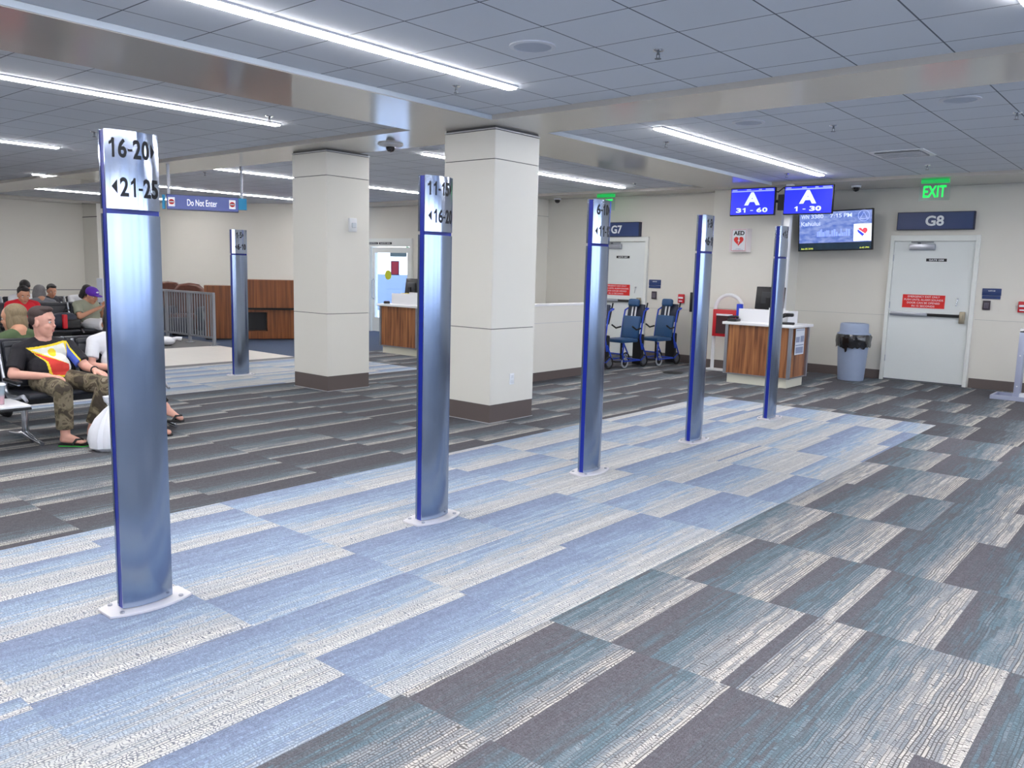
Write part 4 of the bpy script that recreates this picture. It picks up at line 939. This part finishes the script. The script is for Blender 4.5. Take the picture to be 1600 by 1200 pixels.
# ================================================================== SEATING
def arm_frame(name, t, s=0):
    """chrome arm and seat side frame at local y = s; local +X is the facing direction; back plane x=0"""
    b = MB()
    b.tube([(-.10, s, .86), (-.065, s, .74), (-.01, s, .58), (.03, s, .45), (.10, s, .40), (.28, s, .40), (.42, s, .435), (.50, s, .40)], [.017, .018, .018, .02, .022, .022, .018, .012], 8)
    o = b.build(name, m_alu, t)
    q = MB(); q.tube([(-.0, s, .44), (.02, s, .50), (.08, s, .53), (.34, s, .525)], .013, 8); q.build('arm_bracket', m_alu, o)
    q = MB(); q.rbox(.04, .36, s-.028, s+.028, .528, .558, .012); q.build('arm_pad', m_black, o)
def seat_row(label, loc, rz, n, pitch, group=None, legs=None, tab=None):
    t = thing('beam_seating', label, 'seating row', (0, 0, 0), 0, group)
    for i in range(n):
        y0 = i*pitch+.03; y1 = (i+1)*pitch-.03
        Mb = Matrix.Translation((.02, 0, .43)) @ Matrix.Rotation(-.22, 4, 'Y')
        b = MB(); b.rbox(-.035, .02, y0, y1, .04, .43, .018, Mb, 2); o = b.build('backrest', m_blacks, t)
        q = MB(); q.rbox(-.04, .028, y0-.004, y1+.004, .385, .44, .018, Mb); q.build('headroll', m_blacks, o)
        b = MB(); b.rbox(.0, .46, y0, y1, .405, .45, .018); b.build('seat_pad', m_blacks, t)
    for i in range(n+1): arm_frame('side_frame', t, i*pitch)
    b = MB(); b.box(.10, .18, -.62 if tab else -.05, n*pitch+.05, .32, .385); b.build('beam', m_black, t)
    for y in (legs or (.0, n*pitch)):
        b = MB(); b.cyl((.14, y, .05), (.14, y, .33), .028, seg=14)
        b.tube([(-.22, y, .022), (-.05, y, .035), (.14, y, .062), (.32, y, .035), (.50, y, .022)], [.016, .022, .034, .022, .018], 10)
        b.build('leg', m_chrome, t)
    if tab:
        b = MB(); b.rbox(*tab, .006); o = b.build('side_table_top', m_white, t)
        q = MB(); q.rbox(tab[0]-.004, tab[1]+.004, tab[2]-.004, tab[3]+.004, tab[4]-.022, tab[4]-.001, .005); lab(q.build('table_edge', m_black, o), 'dark edge band')
    t.location = loc; t.rotation_euler = (0, 0, rz); return t
X1 = -7.98; Y1 = 2.60; P1_ = .62
seat_row('front row of black leather seats with a white side table, by the first sign post', (X1, Y1, 0), 0, 2, P1_, legs=(.10, 1.30), tab=(.18, .64, -.62, -.02, .375, .395))
seat_row('black leather seats back to back with the front row, facing away', (X1-.42, Y1+1.24, 0), PI, 3, P1_)
X2 = -14.6; P2_ = .545; Y2 = 4.18-.545
seat_row('second row of black beam seats facing the camera, with the red shirt person', (X2, Y2, 0), 0, 5, P2_)
seat_row('black beam seats back to back with the second row, facing away', (X2-.45, Y2+5*P2_, 0), PI, 5, P2_)
X4 = -17.2; 
seat_row('farthest row of black beam seats, nearest the left wall', (X4, 5.1, 0), 0, 4, .56)

# paper cup on the side table
t = thing('iced_drink_cup', 'clear plastic cup of pink drink with a green straw on the side table', 'cup', (-7.50, 2.42, .395))
c0 = V((-7.50, 2.40, .396))
clr = mat('clear cup plastic', (214, 226, 238), .12, alpha=.45)
b = MB(); b.lathe([(.0, .0), (.033, .0), (.046, .155), (.048, .16)], c0, 26); b.build('cup_wall', clr, t)
b = MB(); b.lathe([(.0, .002), (.032, .002), (.038, .075), (0, .075)], c0, 24); b.build('pink_drink', mat('pink iced drink', (244, 130, 136), .35, noise=.12, nscale=70), t)
b = MB(); b.lathe([(.0385, .078), (.0445, .14), (0, .14)], c0, 24); b.build('ice', mat('blue green print on plastic', (120, 158, 176), .3, noise=.3, nscale=30), t)
b = MB(); b.lathe([(.050, .158), (.052, .168), (.044, .176), (0, .178)], c0, 26); b.build('lid', m_txtw, t)
b = MB(); b.tube([c0+V((.0, 0, .12)), c0+V((.008, .006, .25))], .0045, 8); b.build('straw', mat('green straw', (10, 130, 84), .4), t)
# plastic bag by the man's feet
t = thing('plastic_shopping_bag', 'knotted white plastic bag on the carpet beside the first sign post', 'bag', (-7.0, 3.04, 0))
random.seed(11); c0 = V((-7.02, 3.10, 0))
b = MB(); n = 36; prof = [(.0, .0), (.15, .0), (.19, .03), (.20, .10), (.18, .18), (.135, .27), (.07, .34), (.035, .37), (.05, .40)]; vs = []
for k, (r, z) in enumerate(prof):
    for j in range(n):
        a = 2*PI*j/n; f = 1+.05*math.sin(4*a+k*.5)+.07*math.sin(11*a+k*.3)*(k/8)+.03*math.sin(17*a+1)+random.uniform(-.02, .02)
        vs.append(c0+V((r*f*math.cos(a)*.85, r*f*math.sin(a), z)))
b.smooth = True; b.add(vs, [(i*n+j, i*n+(j+1) % n, (i+1)*n+(j+1) % n, (i+1)*n+j) for i in range(len(prof)-1) for j in range(n)]); b.build('sack', m_bag, t)
for s, h in ((-1, .06), (1, .14)):
    q = MB(); q.tube([c0+V((0, 0, .375)), c0+V((0, s*.05, .40+h*.4)), c0+V((.01, s*.07, .40+h*.8)), c0+V((0, s*.03, .385+h)), c0+V((0, 0, .39))], [.02, .024, .02, .024, .014], 8); q.build('handle_loop', m_bag, t)
# backpack on the empty seat
t = thing('backpack', 'black backpack with a red stripe on an empty seat of the second row', 'backpack', (-14.3, 5.57, .45))
b = MB(); b.rbox(-14.42, -14.15, 5.40, 5.78, .455, .72, .11, seg=4); b.build('body', m_vinyld, t)
b = MB(); b.rbox(-14.17, -14.09, 5.5, 5.78, .47, .62, .035, seg=3); b.build('front_pocket', m_black, t)
b = MB(); b.rbox(-14.16, -14.085, 5.50, 5.565, 0.47, .70, .012); lab(b.build('stripe', m_redp, t), 'red stripe')
b = MB(); b.tube([(-14.3, 5.58, .71), (-14.3, 5.62, .76), (-14.3, 5.68, .76), (-14.3, 5.72, .71)], .012, 8); b.build('carry_loop', m_black, t)
t = thing('water_bottle', 'clear water bottle with white cap standing left of the backpack', 'bottle', (-14.2, 5.32, .45))
b = MB(); b.lathe([(0, 0), (.033, 0), (.035, .12), (.014, .17), (.014, .18), (0, .18)], (-14.2, 5.32, .452), 16); b.build('bottle_body', mat('pale plastic', (210, 218, 230), .15), t)
b = MB(); b.lathe([(0.0, .178), (.017, .178), (.017, .2), (0, .2)], (-14.2, 5.32, .452), 12); b.build('cap', m_txtw, t)
t = thing('dark_suitcase', 'black carry-on under the purple cap person', 'suitcase', (-14.2, 6.0, 0))
b = MB(); b.rbox(-14.4, -14.08, 5.72, 6.1, .03, .36, .03); b.build('shell', m_black, t)
for yy in (5.78, 6.04): q = MB(); q.cyl((-14.12, yy-.01, .022), (-14.12, yy+.01, .022), .022, seg=12); q.build('wheel', m_rubber, t)
# ================================================================== PEOPLE
def skin(name, r, g, b):
    m = mat(name, (r, g, b), .5, noise=.06, nscale=25); m.node_tree.nodes['Principled BSDF'].inputs['Subsurface Weight'].default_value = .0; return m
SK1 = skin('fair skin', 222, 168, 150); SK2 = skin('tan skin', 200, 146, 118)
EYE = mat('eye white', (225, 222, 218), .3); IRIS = mat('dark iris', (40, 26, 20), .2); LIP = mat('lips', (178, 100, 92), .5)
HB = mat('black hair', (24, 20, 22), .55, bump=.4, nscale=90); HG = mat('grey hair', (120, 118, 120), .6, noise=.4, nscale=60, bump=.3, stretch=(3, 3, .4))
HS = mat('brown hair streaked blonde', (128, 112, 86), .6, noise=.55, nscale=50, bump=.3, stretch=(3, 3, .3)); HD = mat('dark brown cropped hair', (62, 48, 46), .7, bump=.3, nscale=120)
def camo():
    m, nt, b = newmat('woodland camouflage cloth'); t = nt.nodes.new('ShaderNodeTexCoord'); n = nt.nodes.new('ShaderNodeTexNoise'); n.inputs['Scale'].default_value = 9; n.inputs['Detail'].default_value = 3; n.inputs['Distortion'].default_value = .8
    r = nt.nodes.new('ShaderNodeValToRGB'); r.color_ramp.interpolation = 'CONSTANT'; el = r.color_ramp.elements
    while len(el) < 5: el.new(.5)
    for e_, (p, c) in zip(el, [(0, (66, 58, 48)), (.42, (100, 92, 72)), (.50, (124, 114, 94)), (.58, (86, 76, 62)), (.66, (140, 130, 112))]): e_.position = p; e_.color = srgb(*c)
    nt.links.new(t.outputs['Object'], n.inputs[0]); nt.links.new(n.outputs[0], r.inputs[0]); nt.links.new(r.outputs[0], b.inputs['Base Color']); b.inputs['Roughness'].default_value = .9
    n2 = nt.nodes.new('ShaderNodeTexNoise'); n2.inputs['Scale'].default_value = 14; bp = nt.nodes.new('ShaderNodeBump'); bp.inputs['Strength'].default_value = .8; bp.inputs['Distance'].default_value = .02
    nt.links.new(t.outputs['Object'], n2.inputs[0]); nt.links.new(n2.outputs[0], bp.inputs['Height']); nt.links.new(bp.outputs[0], b.inputs['Normal']); return m
CAMO = camo()
def cloth(name, c): return mat(name, c, .85, bump=.5, nscale=16)
def cap_(b, p, q, r0, r1, flat=False, seg=14):
    """tapered capsule (rounded) or cone with flat ends"""
    p = V(p); q = V(q); d = q-p
    if d.length < 1e-4: b.ball(p, r0); return
    dn = d.normalized(); pts = []; rs = []
    if not flat:
        for a in (1.5, 1.1, .7, .35): pts.append(p-dn*r0*math.sin(a)); rs.append(max(r0*math.cos(a), 1e-3))
    pts.append(p); rs.append(r0); pts.append(q); rs.append(r1)
    if not flat:
        for a in (.35, .7, 1.1, 1.5): pts.append(q+dn*r1*math.sin(a)); rs.append(max(r1*math.cos(a), 1e-3))
    b.tube(pts, rs, seg)
def organic(name, b, m, parent, voxel, smooth=4):
    """fuse overlapping closed shapes into one continuous surface"""
    me = bpy.data.meshes.new('t'); me.from_pydata([tuple(p) for p in b.v], [], b.f)
    o = bpy.data.objects.new('t', me); COL.objects.link(o)
    r = o.modifiers.new('r', 'REMESH'); r.mode = 'VOXEL'; r.voxel_size = voxel; r.use_smooth_shade = True
    s = o.modifiers.new('s', 'SMOOTH'); s.factor = .5; s.iterations = smooth
    bpy.context.view_layer.update()
    me2 = bpy.data.meshes.new_from_object(o.evaluated_get(bpy.context.evaluated_depsgraph_get()))
    bpy.data.objects.remove(o); bpy.data.meshes.remove(me)
    me2.name = name; me2.materials.clear()
    for q in (m if isinstance(m, (list, tuple)) else [m]): me2.materials.append(q)
    for p in me2.polygons: p.use_smooth = True; p.material_index = 0
    o = bpy.data.objects.new(name, me2); COL.objects.link(o)
    if parent is not None: o.parent = parent
    return o
def hand(b, w, d, n, thumb, curl=.35, sc=1.0):
    """w wrist, d finger direction, n palm facing, thumb = +1/-1 along d x n"""
    d = V(d).normalized(); n = V(n); n = (n-d*n.dot(d)).normalized(); s = d.cross(n)*thumb; w = V(w)
    for k in range(4): cap_(b, w+s*(1.2-k)*.008*sc, w+d*.080*sc+s*(1.5-k)*.020*sc, .017*sc, .0125*sc)
    for k, L in enumerate((.068, .076, .071, .056)):
        p = w+d*.082*sc+s*(1.5-k)*.0215*sc; ang = curl*.5+.05*k; fan = s*(1.5-k)*.05; r = .0092*sc
        for j, f in enumerate((.45, .31, .24)):
            q = p + ((d+fan).normalized()*math.cos(ang)+n*math.sin(ang))*L*f*sc; cap_(b, p, q, r, r*.92, seg=10); p = q; r *= .92; ang += curl
    p = w+d*.022*sc+s*.026*sc; q = p+(d*.7+s*.65+n*.25).normalized()*.042*sc; r_ = q+(d*.92+s*.25+n*.35).normalized()*.034*sc; u = r_+(d*.98+n*.3).normalized()*.022*sc
    cap_(b, p, q, .0150*sc, .0115*sc, seg=10); cap_(b, q, r_, .0112*sc, .0102*sc, seg=10); cap_(b, r_, u, .0102*sc, .0088*sc, seg=10)
def person(label, loc, rz, J, top, bottom, hair, skinm=SK1, hairstyle='short', sleeve=.75, hem=.8, voxel=.008, sc=1.0, shoe=None, fat=1.0, headrot=(0, 0), group=None, female=False):
    t = thing('person', label, 'person', (0, 0, 0), 0, group)
    g = lambda k: V(J[k])
    hy, hp_ = headrot
    Mh = Matrix.Translation(g('head')) @ Matrix.Rotation(hy, 4, 'Z') @ Matrix.Rotation(hp_, 4, 'Y') @ Matrix.Scale(sc, 4)
    b = MB()
    def el(c, r, M=Mh, bb=b): bb.ball(c, r, 18, 12, M)
    el((0, 0, .03), (.098, .078, .100)); el((.030, 0, -.045), (.066, .060, .072)); el((.050, 0, -.098), (.036, .032, .026)); el((.076, 0, .040), (.022, .052, .018))
    el((.094, 0, -.004), (.012, .0095, .026)); el((.101, 0, -.022), (.0145, .015, .011)); el((.082, 0, -.062), (.016, .024, .012))
    for s in (-1, 1):
        el((.066, s*.040, -.030), (.026, .022, .024)); el((.0, s*.080, -.008), (.016, .009, .031))
    nb = g('neck'); hb = Mh @ V((-.015, 0, -.06))
    cap_(b, nb, hb, .058*fat, .052); cap_(b, nb, g('chest'), .075, .11*fat); cap_(b, g('chest'), g('pelvis'), .11*fat, .12*fat)
    for S in 'RL':
        sh, e_, w_ = g('sh'+S), g('el'+S), g('wr'+S)
        cap_(b, nb, sh, .05, .055); cap_(b, sh, e_, .050*fat, .043*fat); cap_(b, e_, w_, .042*fat, .028)
        hd = J.get('hd'+S, ((w_-e_).normalized(), (0, 0, -1), .4)); hand(b, w_, hd[0], hd[1], (1 if S == 'R' else -1)*J.get('flip', 1), hd[2])
        hp2, kn, an, toe = g('hip'+S), g('kn'+S), g('an'+S), g('toe'+S)
        cap_(b, g('pelvis'), hp2, .10, .08); cap_(b, hp2, kn, .075*fat, .055); cap_(b, kn, an, .056*fat, .038)
        heel = an-(toe-an).normalized()*.02+V((0, 0, -.045)); heel.z = max(heel.z, .030)
        cap_(b, an, heel, .038, .030)
        fd = (toe-heel); sd = V((-fd.y, fd.x, 0)).normalized()
        cap_(b, heel, toe-fd*.2, .030, .024); cap_(b, an+V((0, 0, -.01)), toe-fd*.25+V((0, 0, .006)), .034, .020)
        if not shoe or shoe == 'flip':
            for k in range(5): cap_(b, toe-fd*.28+sd*(k-2)*.013, toe+sd*(k-2)*.017-fd*.03*abs(k-1.5), .014, .011 if k*(1 if S == 'L' else -1) % 4 else .012, seg=8)
        else: cap_(b, toe-fd*.3, toe, .024, .024)
    organic('body', b, skinm, t, voxel, 3)
    for s in (-1, 1):
        q = MB(); q.ball((.0815, s*.031, .008), (.011, .0135, .0085), 12, 8, Mh); eo = q.build('eye', EYE, t)
        q = MB(); q.ball((.0885, s*.031, .008), (.005, .006, .006), 10, 6, Mh); q.build('iris', IRIS, eo)
        q = MB(); q.tube([Mh @ V(p) for p in ((.090, s*.018, .027), (.090, s*.033, .031), (.078, s*.05, .027))], [.0035, .0045, .002], 6); q.build('eyebrow', hair, t)
    q = MB(); q.ball((.0935, 0, -.058), (.006, .021, .0042), 12, 6, Mh); q.ball((.093, 0, -.066), (.006, .018, .005), 12, 6, Mh); q.build('mouth', LIP, t)
    # hair
    h = MB()
    if hairstyle == 'fade':
        h.ball((-.016, 0, .066), (.096, .079, .073), 20, 14, Mh); h.ball((-.034, 0, .025), (.071, .0795, .070), 18, 12, Mh); h.ball((.03, 0, .112), (.058, .060, .026), 14, 8, Mh)
    elif hairstyle == 'short':
        h.ball((-.026, 0, .060), (.100, .087, .086), 18, 12, Mh); h.ball((-.04, 0, .0), (.07, .083, .075), 16, 10, Mh); h.ball((.045, .01, .108), (.05, .062, .028), 14, 8, Mh)
    elif hairstyle == 'long':
        h.ball((-.028, 0, .056), (.104, .093, .092), 18, 12, Mh); h.ball((-.045, 0, -.03), (.08, .098, .13), 18, 12, Mh); h.ball((-.05, 0, -.14), (.065, .095, .10), 18, 12, Mh)
        for s in (-1, 1): h.ball((.015, s*.078, -.04), (.035, .022, .11), 12, 10, Mh)
    elif hairstyle == 'cap':
        h.ball((-.025, 0, .02), (.085, .083, .08), 16, 10, Mh)
    organic('hair', h, hair, t, max(voxel, .006), 2)
    if hairstyle == 'cap':
        pm = mat('purple cap cloth', (92, 40, 170), .7)
        q = MB(); q.ball((-.004, 0, .062), (.112, .093, .088), 22, 14, Mh); cp = organic('cap', q, pm, t, .006, 2)
        q = MB(); q.ball((.125, 0, .050), (.065, .072, .010), 20, 8, Mh); q.build('visor', pm, cp)
        q = MB(); q.ball((.098, 0, .095), (.012, .026, .014), 10, 8, Mh); lab(q.build('badge', m_txtw, cp), 'white badge')
    # clothes
    c = MB(); F = fat
    pe, ch = g('pelvis'), g('chest'); mid = (pe*.5+ch*.5)+V((.03, 0, -.01))
    c.ball(pe+V((0, 0, .03)), (.15*F, .18*F, .11)); c.ball(mid, (.145*F, .178*F, .15)); c.ball(ch+V((.0, 0, .01)), (.122*F, .19*F, .13))
    cap_(c, pe+V((0, 0, .05)), ch, .13*F, .12*F)
    for S in 'RL':
        sh, e_ = g('sh'+S), g('el'+S); end = sh.lerp(e_, sleeve) if sleeve <= 1 else e_.lerp(g('wr'+S), sleeve-1)
        cap_(c, nb+V((-.004, 0, -.016)), sh+V((0, 0, .0)), .066, .070*F)
        c.ball(sh, .07*F)
        if sleeve <= 1: cap_(c, sh, end, .066*F, .070*F, True)
        else: cap_(c, sh, e_, .064*F, .056*F); cap_(c, e_, end, .055*F, .045, True)
    tops = top if isinstance(top, (list, tuple)) else [top]
    so = organic('shirt', c, tops, t, voxel, 5)
    c = MB(); c.ball(pe+V((.0, 0, -.01)), (.145*F, .185*F, .10))
    for S in 'RL':
        hp2, kn, an = g('hip'+S), g('kn'+S), g('an'+S)
        if hem <= 0: cap_(c, hp2, hp2.lerp(kn, 1+hem), .10*F, .10*F, True)
        else:
            cap_(c, hp2, kn, .100*F, .078*F); cap_(c, kn, kn.lerp(an, hem), .078*F, .068*F, True)
    organic('trousers' if hem > 0 else 'shorts', c, bottom, t, voxel, 5)
    for S in 'RL':
        an, toe = g('an'+S), g('toe'+S); heel = V((an.x, an.y, 0))-(V((toe.x-an.x, toe.y-an.y, 0)).normalized()*.05); fd = V((toe.x-heel.x, toe.y-heel.y, 0)); L = fd.length+.03; fd.normalize(); sd = V((-fd.y, fd.x, 0))
        zb = max(0, toe.z-.035)
        Mf = copy_mat_frame(heel+V((0, 0, zb)), fd, sd, UP)
        if shoe == 'flip' or shoe == 'sandal':
            q = MB(); q.prism([(0, -.03), (.10, -.034), (.2, -.045), (L-.02, -.036), (L, -.0), (L-.02, .036), (.2, .045), (.10, .034), (0, .03), (-.012, 0)], 0, .014, Mf)
            fo = q.build('flip_flop' if shoe == 'flip' else 'sandal', m_rubber, t)
            if shoe == 'flip': q = MB(); q.prism([(0, -.031), (.10, -.035), (.2, -.047), (L-.02, -.038), (L+.002, -.0), (L-.02, .038), (.2, .047), (.10, .035), (0, .031), (-.014, 0)], -.0, .007, Mf); lab(q.build('sole_edge', mat('green sole', (60, 190, 70), .5), fo), 'green sole edge')
            q = MB(); q.tube([Mf @ V(p) for p in ((.12, -.045, .014), (.15, -.03, .062), (.19, -.0, .058), (L-.05, .0, .02))], .010, 8); q.tube([Mf @ V(p) for p in ((.12, .045, .014), (.15, .03, .062), (.19, .0, .058))], .010, 8); q.build('strap', m_rubber, fo)
        elif shoe:
            q = MB(); q.ball((L*.5-.01, 0, .045), (L*.54, .048, .045), 16, 10, Mf); q.ball((.03, 0, .06), (.045, .042, .06), 14, 8, Mf); organic('shoe', q, shoe, t, .008, 2)
    for o in COL.objects:
        pass
    t.location = loc; t.rotation_euler = (0, 0, rz)
    return t, so
def pose(**k):
    J = dict(pelvis=(0, 0, .53), chest=(-.08, 0, .79), neck=(-.09, 0, .905), head=(-.04, 0, 1.055),
             shR=(-.10, -.185, .835), shL=(-.10, .185, .835), elR=(-.02, -.25, .62), elL=(-.02, .25, .62), wrR=(.20, -.12, .60), wrL=(.20, .12, .60),
             hipR=(.02, -.09, .52), hipL=(.02, .09, .52), knR=(.44, -.13, .50), knL=(.44, .13, .50), anR=(.46, -.13, .09), anL=(.46, .13, .09), toeR=(.62, -.15, .035), toeL=(.62, .15, .035))
    J.update(k); return J

# the man in the black shirt
FLAGC = [cloth('black cotton', (30, 29, 36)), cloth('white print', (236, 236, 228)), cloth('yellow print', (240, 214, 50)), cloth('red print', (214, 62, 54)), cloth('blue print', (84, 108, 206))]
J = pose(pelvis=(-.02, -.01, .53), chest=(-.085, -.02, .755), neck=(-.09, -.03, .875), head=(-.055, -.045, 1.035), shR=(-.11, -.215, .795), shL=(-.10, .185, .80),
         elR=(-.01, -.315, .595), wrR=(.205, -.115, .585), elL=(.05, .265, .63), wrL=(.24, .265, .612), hipR=(.0, -.10, .52), hipL=(.0, .10, .52),
         knR=(.44, -.09, .485), knL=(.44, .27, .50), anR=(.435, -.085, .10), anL=(.40, .15, .11), toeR=(.55, .03, .040), toeL=(.555, .20, .040),
         hdR=((.75, .66, -.05), (.2, .1, -1), .55), hdL=((.85, .40, -.28), (0, 0, -1), .30))
t, so = person('person in black flag print shirt and camouflage trousers seated by the first sign post', (-7.80, 2.93, 0), 0, J, FLAGC, CAMO, HD, SK1, 'fade', .80, .86, .0055, 1.06, 'flip', 1.0, (.72, .05))
def inpoly(y, z, P):
    c = False
    for i in range(len(P)):
        (y1, z1), (y2, z2) = P[i-1], P[i]
        if (z1 > z) != (z2 > z) and y < (y2-y1)*(z-z1)/(z2-z1)+y1: c = not c
    return c
fp = [(2, [(-.19, .815), (.12, .865), (.15, .86), (.17, .80), (.265, .60), (.20, .575), (.13, .545), (-.06, .575), (-.085, .70), (-.165, .79)]),
      (1, [(-.165, .800), (.12, .848), (.135, .70), (.13, .66)]), (3, [(-.155, .780), (.12, .665), (.12, .565), (-.04, .585), (-.065, .70)]),
      (4, [(.14, .85), (.165, .78), (.25, .60), (.18, .60), (.135, .67)]), (1, [(.118, .70), (.14, .665), (.20, .615), (.21, .575), (.13, .555), (.118, .60)])]
for p in so.data.polygons:
    if p.normal.x > .05:
        y, z = p.center.y, p.center.z
        for mi, P in fp:
            if inpoly(y, z, P): p.material_index = mi
        if (y+.01)**2+((z-.775)*1.0)**2 < .034**2: p.material_index = 2
q = MB(); q.tube([(-7.80+.235+.030*0, 2.93+.265+.031*math.cos(a), .615+.031*math.sin(a)) for a in [2*PI*i/18 for i in range(18)]], .006, 6, True); q.build('wristband', m_black, t)
# neighbour hidden behind the post
J = pose(knR=(.44, .0, .54), knL=(.42, .14, .50), anR=(.56, .16, .26), toeR=(.66, .25, .16), anL=(.42, .12, .09), wrR=(.22, -.02, .60))
person('person in white shirt and black leggings, legs crossed, mostly hidden by the first post', (-7.82, 3.53, 0), 0, J, cloth('white cotton', (226, 228, 234)), cloth('black leggings', (26, 26, 30)), HB, SK1, 'long', .7, .90, .008, .98, 'sandal', .88, (0, .15))
# woman in green, back to back with him
J = pose(elL=(.10, .26, .70), wrL=(.32, .22, .78), elR=(.04, -.28, .70), wrR=(.26, -.22, .62), head=(.0, 0, 1.02))
person('person with blonde streaked hair and a green top with laced sleeves, facing left', (-8.66, 2.93, 0), PI+.15, J, cloth('olive green knit', (74, 92, 62)), cloth('dark jeans', (40, 44, 60)), HS, SK2, 'long', 1.15, .85, .008, .98, m_rubber, .86, (.85, .1))
# second row
J = pose(head=(.0, 0, 1.0), wrR=(.22, -.04, .62), wrL=(.22, .04, .62))
person('person in a red polo shirt looking down, second row', (-14.45, 5.06, 0), -.1, J, cloth('red cotton', (206, 26, 44)), cloth('dark trousers', (44, 46, 56)), HB, SK2, 'short', .75, .85, .01, 1.05, m_rubber, 1.05, (0, .30))
J = pose(head=(.04, 0, .985), neck=(-.05, 0, .885), elR=(.02, -.24, .64), wrR=(.25, -.03, .80), elL=(.04, .22, .64), wrL=(.27, .05, .84), knR=(.44, -.1, .52), knL=(.44, .16, .50), anR=(.42, .02, .14), toeR=(.56, .06, .04))
person('person in a purple cap, grey green shirt and white shorts looking at a phone', (-14.45, 6.08, 0), .35, J, cloth('grey green cotton', (152, 156, 138)), cloth('white shorts', (222, 222, 226)), HB, SK2, 'cap', .7, -.12, .009, 1.05, m_rubber, .98, (0, .35))
t = thing('mobile_phone', 'dark phone held up by the person in the purple cap', 'phone', (0, 0, 0))
b = MB(); b.rbox(-.005, .005, -.036, .036, -.072, .072, .003); b.build('case', m_black, t); b = MB(); b.box(-.0056, -.005, -.032, .032, -.064, .064); b.build('display', mat('dim phone display', (90, 110, 150), .3), t)
t.location = (-14.45+.385*math.cos(.35)-.04*math.sin(.35), 6.08+.385*math.sin(.35)+.04*math.cos(.35), .90); t.rotation_euler = (0, -.4, .35)
person('person seen from behind with long grey hair, back to back with the red shirt', (-15.33, 5.60, 0), PI, pose(head=(-.02, 0, 1.0)), cloth('grey top', (120, 122, 130)), cloth('dark cloth', (40, 40, 48)), HG, SK2, 'long', .8, .85, .011, 1.0, m_rubber, .9)
person('person in white shirt with black hair bent forward, farthest row behind the red shirt', (-16.95, 5.95, 0), -.1, pose(elR=(-.02, -.20, .62), elL=(-.02, .20, .62), head=(.04, 0, 1.03), neck=(-.05, 0, .90)), cloth('white shirt', (228, 228, 232)), cloth('charcoal cloth', (50, 50, 58)), HB, SK2, 'short', .75, .85, .011, 1.05, m_rubber, 1.0, (0, .75))
person('child with black hair looking down to the side, farthest row', (-16.95, 6.43, 0), -.1, pose(elR=(-.02, -.17, .62), elL=(-.02, .17, .62), wrR=(.2, -.06, .58), wrL=(.2, .06, .58), head=(.0, 0, .97), neck=(-.07, 0, .86), chest=(-.07, 0, .76), shR=(-.09, -.16, .80), shL=(-.09, .16, .80)), cloth('dark grey shirt', (56, 58, 66)), cloth('navy cloth', (40, 46, 66)), HB, SK2, 'short', .75, .85, .011, .98, m_rubber, .82, (0, .25))
person('person in white top with black hair leaning over, right end of the farthest row', (-16.95, 7.0, 0), .15, pose(elR=(-.02, -.20, .62), elL=(-.02, .20, .62), head=(.10, .03, .95), neck=(.0, 0, .86), chest=(-.04, 0, .76)), cloth('off white top', (224, 226, 230)), cloth('black cloth', (30, 30, 36)), HB, SK2, 'long', .75, .85, .011, 1.0, m_rubber, .85, (.3, .6))
person('person with dark hair behind the purple cap, touching the post edge', (-15.35, 6.95, 0), PI-.2, pose(head=(-.02, 0, 1.04)), cloth('pale blue shirt', (200, 210, 226)), cloth('denim', (60, 72, 100)), HB, SK2, 'short', .75, .85, .011, 1.0, m_rubber, .95)
# things beyond the glazed door
b = MB(); b.box(-36, -22, 24, 26, -.3, 1.25); tag(b.build('low_wall', mat('blue grey concrete', (120, 136, 160), .7)), 'blue grey low wall outside the glazed door', 'wall')
t = thing('leafy_tree', 'pale green tree outside, seen at the upper right of the glazed door', 'tree', (-28.2, 27.5, -.3))
b = MB(); b.cyl((-28.2, 27.5, -.3), (-28.2, 27.5, 2.0), .12, .08); b.build('trunk', mat('bark', (96, 80, 66), .9), t)
b = MB(); random.seed(9)
for k in range(260):
    a = random.uniform(0, 2*PI); r = random.uniform(.1, 1.2); c0 = V((-28.2+r*math.cos(a), 27.5+r*math.sin(a), 2.6+random.uniform(-.9, 1.0))); d1 = V([random.uniform(-1, 1) for _ in range(3)]).normalized()*.2; d2 = d1.orthogonal().normalized()*.1
    b.quad(c0-d1, c0-d2, c0+d1, c0+d2)
b.build('crown', mat('light green leaves', (96, 150, 84), .7), t)
